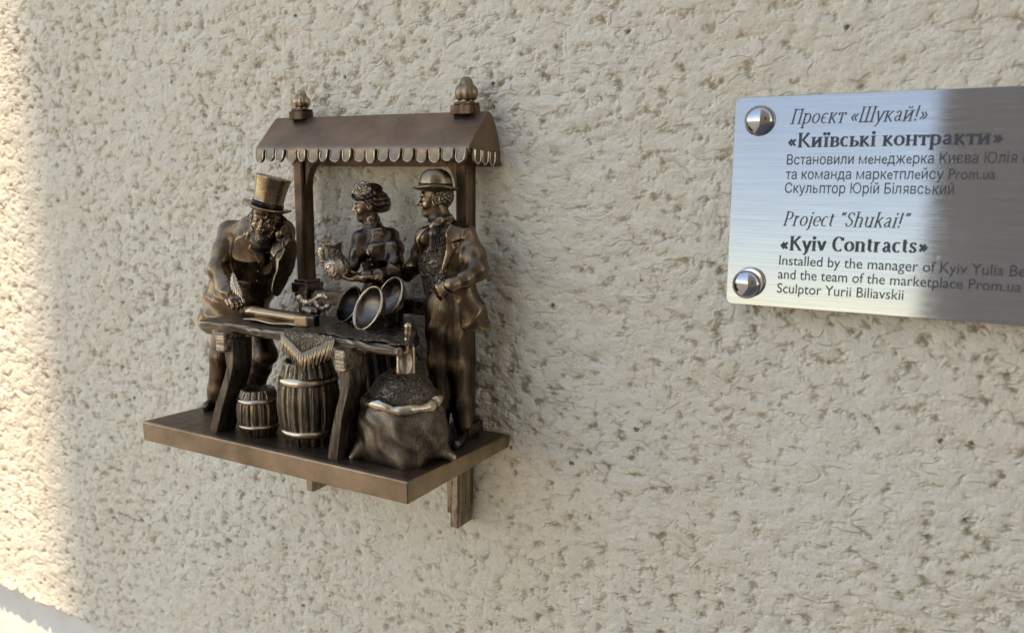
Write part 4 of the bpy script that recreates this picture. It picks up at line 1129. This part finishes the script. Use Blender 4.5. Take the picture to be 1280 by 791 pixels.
# lace yoke, belt
q = SD((-.80, -.13, -.15), (-.655, -.03, -.05), .0011)
q.chain([(g(468, 298, -.068), .0247), (g(471, 318, -.068), .0269)], .010, F=FB, q=.725)
for s_ in (-1, 1): q.ell(g(469, 313, -.070)+FB*.0139+SB*s_*.0108, (.0112, .0109, .0116), k=.010)
Panel([(449, 288), (484, 286), (482, 300), (474, 306), (467, 318), (459, 309), (451, 306)], -.085, FB, .05).keep(q)
q.cap(g(463.8, 274, -.070), g(466.8, 291, -.068), .0122, .0152, .003)
q.field(lambda X, Y, Z: .0003*np.sin(X*1100+3*np.sin(Z*300))*np.sin(Z*1000+3*np.sin(Y*400)))
V, F = q.mesh(); part(pw, 'lace_collar', V, F, BZ['lace'])
q = SD((-.80, -.135, -.376), (-.62, .0, -.145), .0014)
q.chain([(g(472, 352, -.062), .0195), (g(476, 378, -.060), .0310), (g(477, 430, -.058), .0370), (A(*g(478, 480, -.057)[:2], zt(-.06)+.004), .0460)], .012, F=FB, q=.80)
def pleat(X, Y, Z):
    c_ = g(477, 430, -.058); an = np.arctan2(Y-c_[1], X-c_[0]); return .0022*np.sin(an*13+2*np.sin(Z*22))*np.clip((-.15-Z)/.05, 0, 1)
q.field(pleat)
q.put(lambda X, Y, Z: (zt(-.06)-Z)+0*X+0*Y, (-.79, -.13, -.376), (-.62, -.0, -.355), 0, 'and')
V, F = q.mesh(); part(pw, 'skirt', V, F, BZ['dark'])
# hair and hat
Fh, Uh, Sh = ortho(FH, UH)
q = SD(hc-.045, hc+.045, .0010)
q.ell(hc+Hh*(-.10*Fh+.17*Uh), [Hh*t for t in (.43, .345, .37)], [Fh, Sh, Uh], .004)
q.ell(hc+Hh*(-.40*Fh+.06*Uh), [Hh*t for t in (.26, .25, .30)], [Fh, Sh, Uh], .006)
q.ell(hc+Hh*(.36*Fh-.14*Uh), [Hh*t for t in (.30, .40, .36)], [Fh, Sh, Uh], .004, 'sub')
q.field(lambda X, Y, Z: .0006*np.sin(900*(X*.5+Z*.9)+4*np.sin(X*230)))
V, F = q.mesh(); part(pw, 'hair', V, F, BZ['hair'])
UHt = unit(ZU*.86+TC*.42+LF*.20); hcn = hc+Hh*(.40*Uh+.03*Fh)-UHt*.002
pf = [(.0005, -.002), (.017, -.0028), (.0216, -.0012), (.0228, .0006), (.0224, .0022), (.0206, .0022), (.0150, .0012), (.0138, .0060), (.0122, .0100), (.0085, .0118), (.0003, .0122)]
V, F = hatlathe(pf, hcn, UHt, FH, up=.0022, oval=1.0); hat = part(pw, 'hat', V, F, BZ['hair'])
rc_ = hcn+UHt*.0075+TC*.0085+LF*.004; ux, uy, un = frame(unit(TC*.75+LF*.15+ZU*.55))
V = []; parts_ = []
sp = []
for i in range(70):
    t = i/69; a = t*PI*2*3.1; rr = .0010+.0108*t; sp.append(rc_+ux*rr*math.cos(a)+uy*rr*math.sin(a)+un*(.0052*(1-t**1.6)))
parts_.append(tube(sp, [.0011+.0008*(i/69) for i in range(70)], 8, 1.6))
for i in range(7):
    a = i*2*PI/7; c_ = rc_+ux*.0105*math.cos(a)+uy*.0105*math.sin(a)-un*.001
    parts_.append(tube([c_-(-ux*math.sin(a)+uy*math.cos(a))*.0055, c_+un*.001+(ux*math.cos(a)+uy*math.sin(a))*.0022, c_+(-ux*math.sin(a)+uy*math.cos(a))*.0055], [.0010, .0026, .0010], 8, .6))
V, F = join(*parts_); part(pw, 'rose', V, F, BZ['lace'], parent=hat)
# the jug she holds
jc = g(423.5, 349, -.139); ja = unit(ZU+.11*LF)
jug = Thing('jug', 'ornate bronze jug with side handle held in the woman\'s hands', 'jug', jc)
pf = [(.0005, 0), (.0085, 0), (.0100, .0010), (.0150, .0065), (.0178, .0140), (.0176, .0200), (.0145, .0265), (.0105, .0325), (.0090, .0375), (.0095, .0435), (.0112, .0485), (.0122, .0500), (.0112, .0512), (.0092, .0490), (.0080, .0440), (.0005, .0400)]
V, F = lathe(pf, jc, ja, 40); part(jug, 'vessel', V, F, BZ['jug'])
V, F = tube([jc+ja*.046+LF*.010, jc+ja*.045+LF*.0165, jc+ja*.037+LF*.0195, jc+ja*.028+LF*.0190, jc+ja*.020+LF*.0160], [.0018, .0026, .0030, .0028, .0018], 10, 1.7); part(jug, 'handle', V, F, BZ['jug'])

# ------------------------------------------------------------------ the man in the bowler hat, hand in pocket
pb = person('bronze man in bowler hat and open frock coat standing by right post, hand at pocket', (*at(578, 540, -.08)[:2], zt(-.08)))
FB = unit(TC*.80+LF*.58); SB = np.cross(FB, ZU)
FH, UH = unit(LF*.97+TC*.15-ZU*.08), ZU+.04*LF
hc = g(544, 249, -.086); Hh = .0490
lo, hi = (-.690, -.155, -.378), (-.535, -.022, .012)
q = SD(lo, hi, .0012)
head(q, hc, Hh, FH, UH)
q.cap(g(548, 264, -.084), g(553, 284, -.080), .0135, .016, .006)
q.chain([(g(554, 296, -.080), .023), (g(553, 330, -.081), .023), (g(553, 360, -.082), .022), (g(557, 382, -.083), .022)], .01, F=FB, q=.72)
q.cap(g(532, 296, -.098), g(580, 297, -.066), .014, .014, .008)
for pts in ([(581, 299, -.066, 10), (598, 337, -.082, 8.5), (562, 357, -.118, 5.5)], [(532, 298, -.096, 10), (520, 332, -.078, 8), (504, 347, -.062, 5.5)]):
    q.chain([g(*p) for p in pts], .005)
hand(q, g(561, 356.5, -.119), g(546, 366, -.122)-g(561, 356.5, -.119), A(-.3, .9, -.3), .033, .55, -1)
hand(q, g(505, 346, -.063), g(492, 352, -.055)-g(505, 346, -.063), A(0, .4, -1.), .031, .45, 1)
for pts in ([(563, 385, -.082, 14), (571, 455, -.083, 11), (578, 532, -.074, 7)], [(548, 385, -.088, 14), (549, 455, -.094, 11), (550, 536, -.088, 7)]):
    q.chain([g(*p) for p in pts], .008)
V, F = q.mesh(); part(pb, 'body', V, F, BZ['skin'])
q = SD((lo[0], lo[1], -.378), (hi[0], hi[1], -.15), .0013)
q.cap(g(554, 360, -.084), g(557, 385, -.084), .0265, .027, .006, F=FB, q=.76)
for pts in ([(563, 385, -.082, 19), (567, 420, -.084, 17), (572, 458, -.083, 14.5), (576, 500, -.078, 12.5), (579, 528, -.075, 12.5)], [(548, 385, -.088, 18), (549, 455, -.094, 14), (550, 530, -.088, 12)]):
    q.chain([g(*p) for p in pts], .008)
q.field(lambda X, Y, Z: .0013*crease(X, Y, Z, unit((1., .4, .16)), 120, .8, 1.5)+.0012*crease(X, Y, Z, unit((.3, .2, 1.)), 70, 2.2)+.0005)
V, F = q.mesh(); part(pb, 'trousers', V, F, BZ['trouser'])
q = SD((-.69, -.15, -.378), (-.53, -.03, -.33), .0011)
for a_, t_ in (((577, 536, -.074), (570, 549, -.104)), ((550, 540, -.088), (541, 553, -.115))):
    aa, tt = g(*a_), g(*t_); tt[2] = zt(tt[1])+.0062; shoe(q, A(aa[0], aa[1], zt(aa[1])+.012), tt, .0085)
q.put(lambda X, Y, Z: (zt(-.09)-Z)+0*X+0*Y, (-.69, -.15, -.378), (-.53, -.03, -.36), 0, 'and')
V, F = q.mesh(); part(pb, 'shoes', V, F, BZ['dark'])
# patterned waistcoat, shirt and tie
q = SD((-.68, -.14, -.175), (-.56, -.03, -.045), .0012)
q.chain([(g(553, 299, -.0815), .0270), (g(549, 330, -.0835), .0285), (g(551, 358, -.083), .0265)], .008, F=FB, q=.80)
V, F = q.mesh(); vs_ = part(pb, 'waistcoat', V, F, BZ['vest'])
q = SD((-.66, -.14, -.13), (-.56, -.03, -.045), .0010)
q.cap(g(548.5, 272, -.084), g(551, 284, -.082), .0150, .0168, .003)
q.chain([g(*p) for p in [(543, 281, -.1065, 4.5), (541, 292, -.112, 5), (540, 312, -.113, 4)]], .003)
q.ell(g(538, 280.5, -.106), (.0042, .003, .0030), k=.002); q.ell(g(546, 281, -.108), (.0042, .003, .0030), k=.002)
V, F = q.mesh(); part(pb, 'bow_tie', V, F, BZ['dark'])
q = SD((-.695, -.150, -.245), (-.530, -.020, -.048), .0012)
q.chain([(g(555, 298, -.078), .0310), (g(557, 330, -.078), .0310), (g(566, 362, -.074), .0300)], .010, F=FB, q=.74)
q.chain([(g(572, 350, -.074), .022), (g(583, 388, -.068), .0250), (g(588, 409, -.065), .0265)], .010, F=FB, q=.80)
q.cap(g(533, 297, -.097), g(581, 298, -.066), .0160, .0165, .010)
q.chain([g(*p) for p in [(582, 300, -.066, 15.5), (592, 320, -.074, 16.5), (597, 337, -.082, 14.5), (580, 349, -.101, 12.0), (565, 355.5, -.116, 9)]], .006)
q.chain([g(*p) for p in [(532, 299, -.096, 12), (525, 318, -.087, 11), (519, 333, -.078, 10.5), (509, 344, -.066, 9)]], .006)
# open front showing the waistcoat
Panel([(536, 280), (553, 280), (556, 300), (552, 338), (549, 360), (556, 392), (560, 425), (500, 425), (510, 380), (523, 352), (524, 328), (527, 302)], -.105, FB, .035).carve(q)
q.cap(g(546, 270, -.088), g(549, 282, -.088), .0150, .016, .003, 'sub')
q.put(lambda X, Y, Z: (at(588, 410, -.065)[2]+.0012*np.sin(X*110)-Z)+0*Y, (-.69, -.14, -.245), (-.53, -.02, -.21), .002, 'and')
q.chain([(a, r) for a, r in [g(540, 284, -.110, 4), g(551, 275, -.100, 5), g(562, 272, -.080, 5.5), g(566, 280, -.068, 5)]], .003)
q.field(lambda X, Y, Z: .0032*crease(X, Y, Z, unit((.75, .1, .65)), 72, 1.7, 1.8, 1.15)*np.clip((X+.63)/.03, .3, 1)+.0024*crease(X, Y, Z, unit((-.6, .3, .7)), 88, .6, 1.8, 1.15)+.0010)
Panel([(553, 279), (566, 287), (567, 300), (561, 303), (563, 311), (556, 335), (551, 341), (555, 302)], -.105, FB, .05).emboss(q, .0024)
Panel([(537, 281), (530, 287), (523, 301), (527, 305), (522, 322), (524, 334), (526, 312)], -.105, FB, .05).emboss(q, .0022)
q.cap(g(569, 354, -.112), g(564, 356, -.117), .0108, .0106, .0008)
V, F = q.mesh(); part(pb, 'coat', V, F, BZ['cloth'])
Fh, Uh, Sh = ortho(FH, UH)
q = SD(hc-.042, hc+.042, .0010)
q.ell(hc+Hh*(-.15*Fh+.09*Uh), [Hh*t for t in (.36, .345, .38)], [Fh, Sh, Uh], .004)
for s in (-1, 1): q.cap(hc+Hh*(.04*Fh+.1*Uh+s*.31*Sh), hc+Hh*(.06*Fh-.16*Uh+s*.27*Sh), Hh*.06, Hh*.05, .003)
q.ell(hc+Hh*(.38*Fh-.02*Uh), [Hh*t for t in (.31, .40, .36)], [Fh, Sh, Uh], .002, 'sub')
for s in (-1, 1): q.ell(hc+Hh*(-.04*Fh-.02*Uh+s*.36*Sh), [Hh*t for t in (.11, .12, .15)], [Fh, Sh, Uh], .001, 'sub')
q.field(lambda X, Y, Z: .0005*np.sin(X*1500+3*np.sin(Z*400))+.0004*np.sin(Z*1200+3*np.sin(Y*500)))
V, F = q.mesh(); part(pb, 'hair', V, F, BZ['hair'])
hcn = hc+Hh*(.25*Uh-.03*Fh)
r0 = .0196
pf = [(r0*.95, -.002), (.0268, .0000), (.0282, .0016), (.0278, .0030), (.0258, .0028), (r0*1.0, .0018), (r0*1.02, .008), (r0*1.0, .0125), (r0*.95, .0170), (r0*.83, .0215), (r0*.64, .0250), (r0*.4, .0268), (r0*.15, .0275), (.0002, .0276)]
UHt = unit(UH+.0*LF+.10*LF*0-FH*.06)
V, F = hatlathe(pf, hcn, UHt, FH, up=.0036, oval=1.10); hat = part(pb, 'bowler_hat', V, F, BZ['hat'])
pf = [(r0*.9, .0022), (r0*1.05, .0022), (r0*1.055, .0085), (r0*.9, .0088)]
V, F = hatlathe(pf, hcn, UHt, FH, oval=1.10); part(pb, 'hat_band', V, F, BZ['dark'], parent=hat)
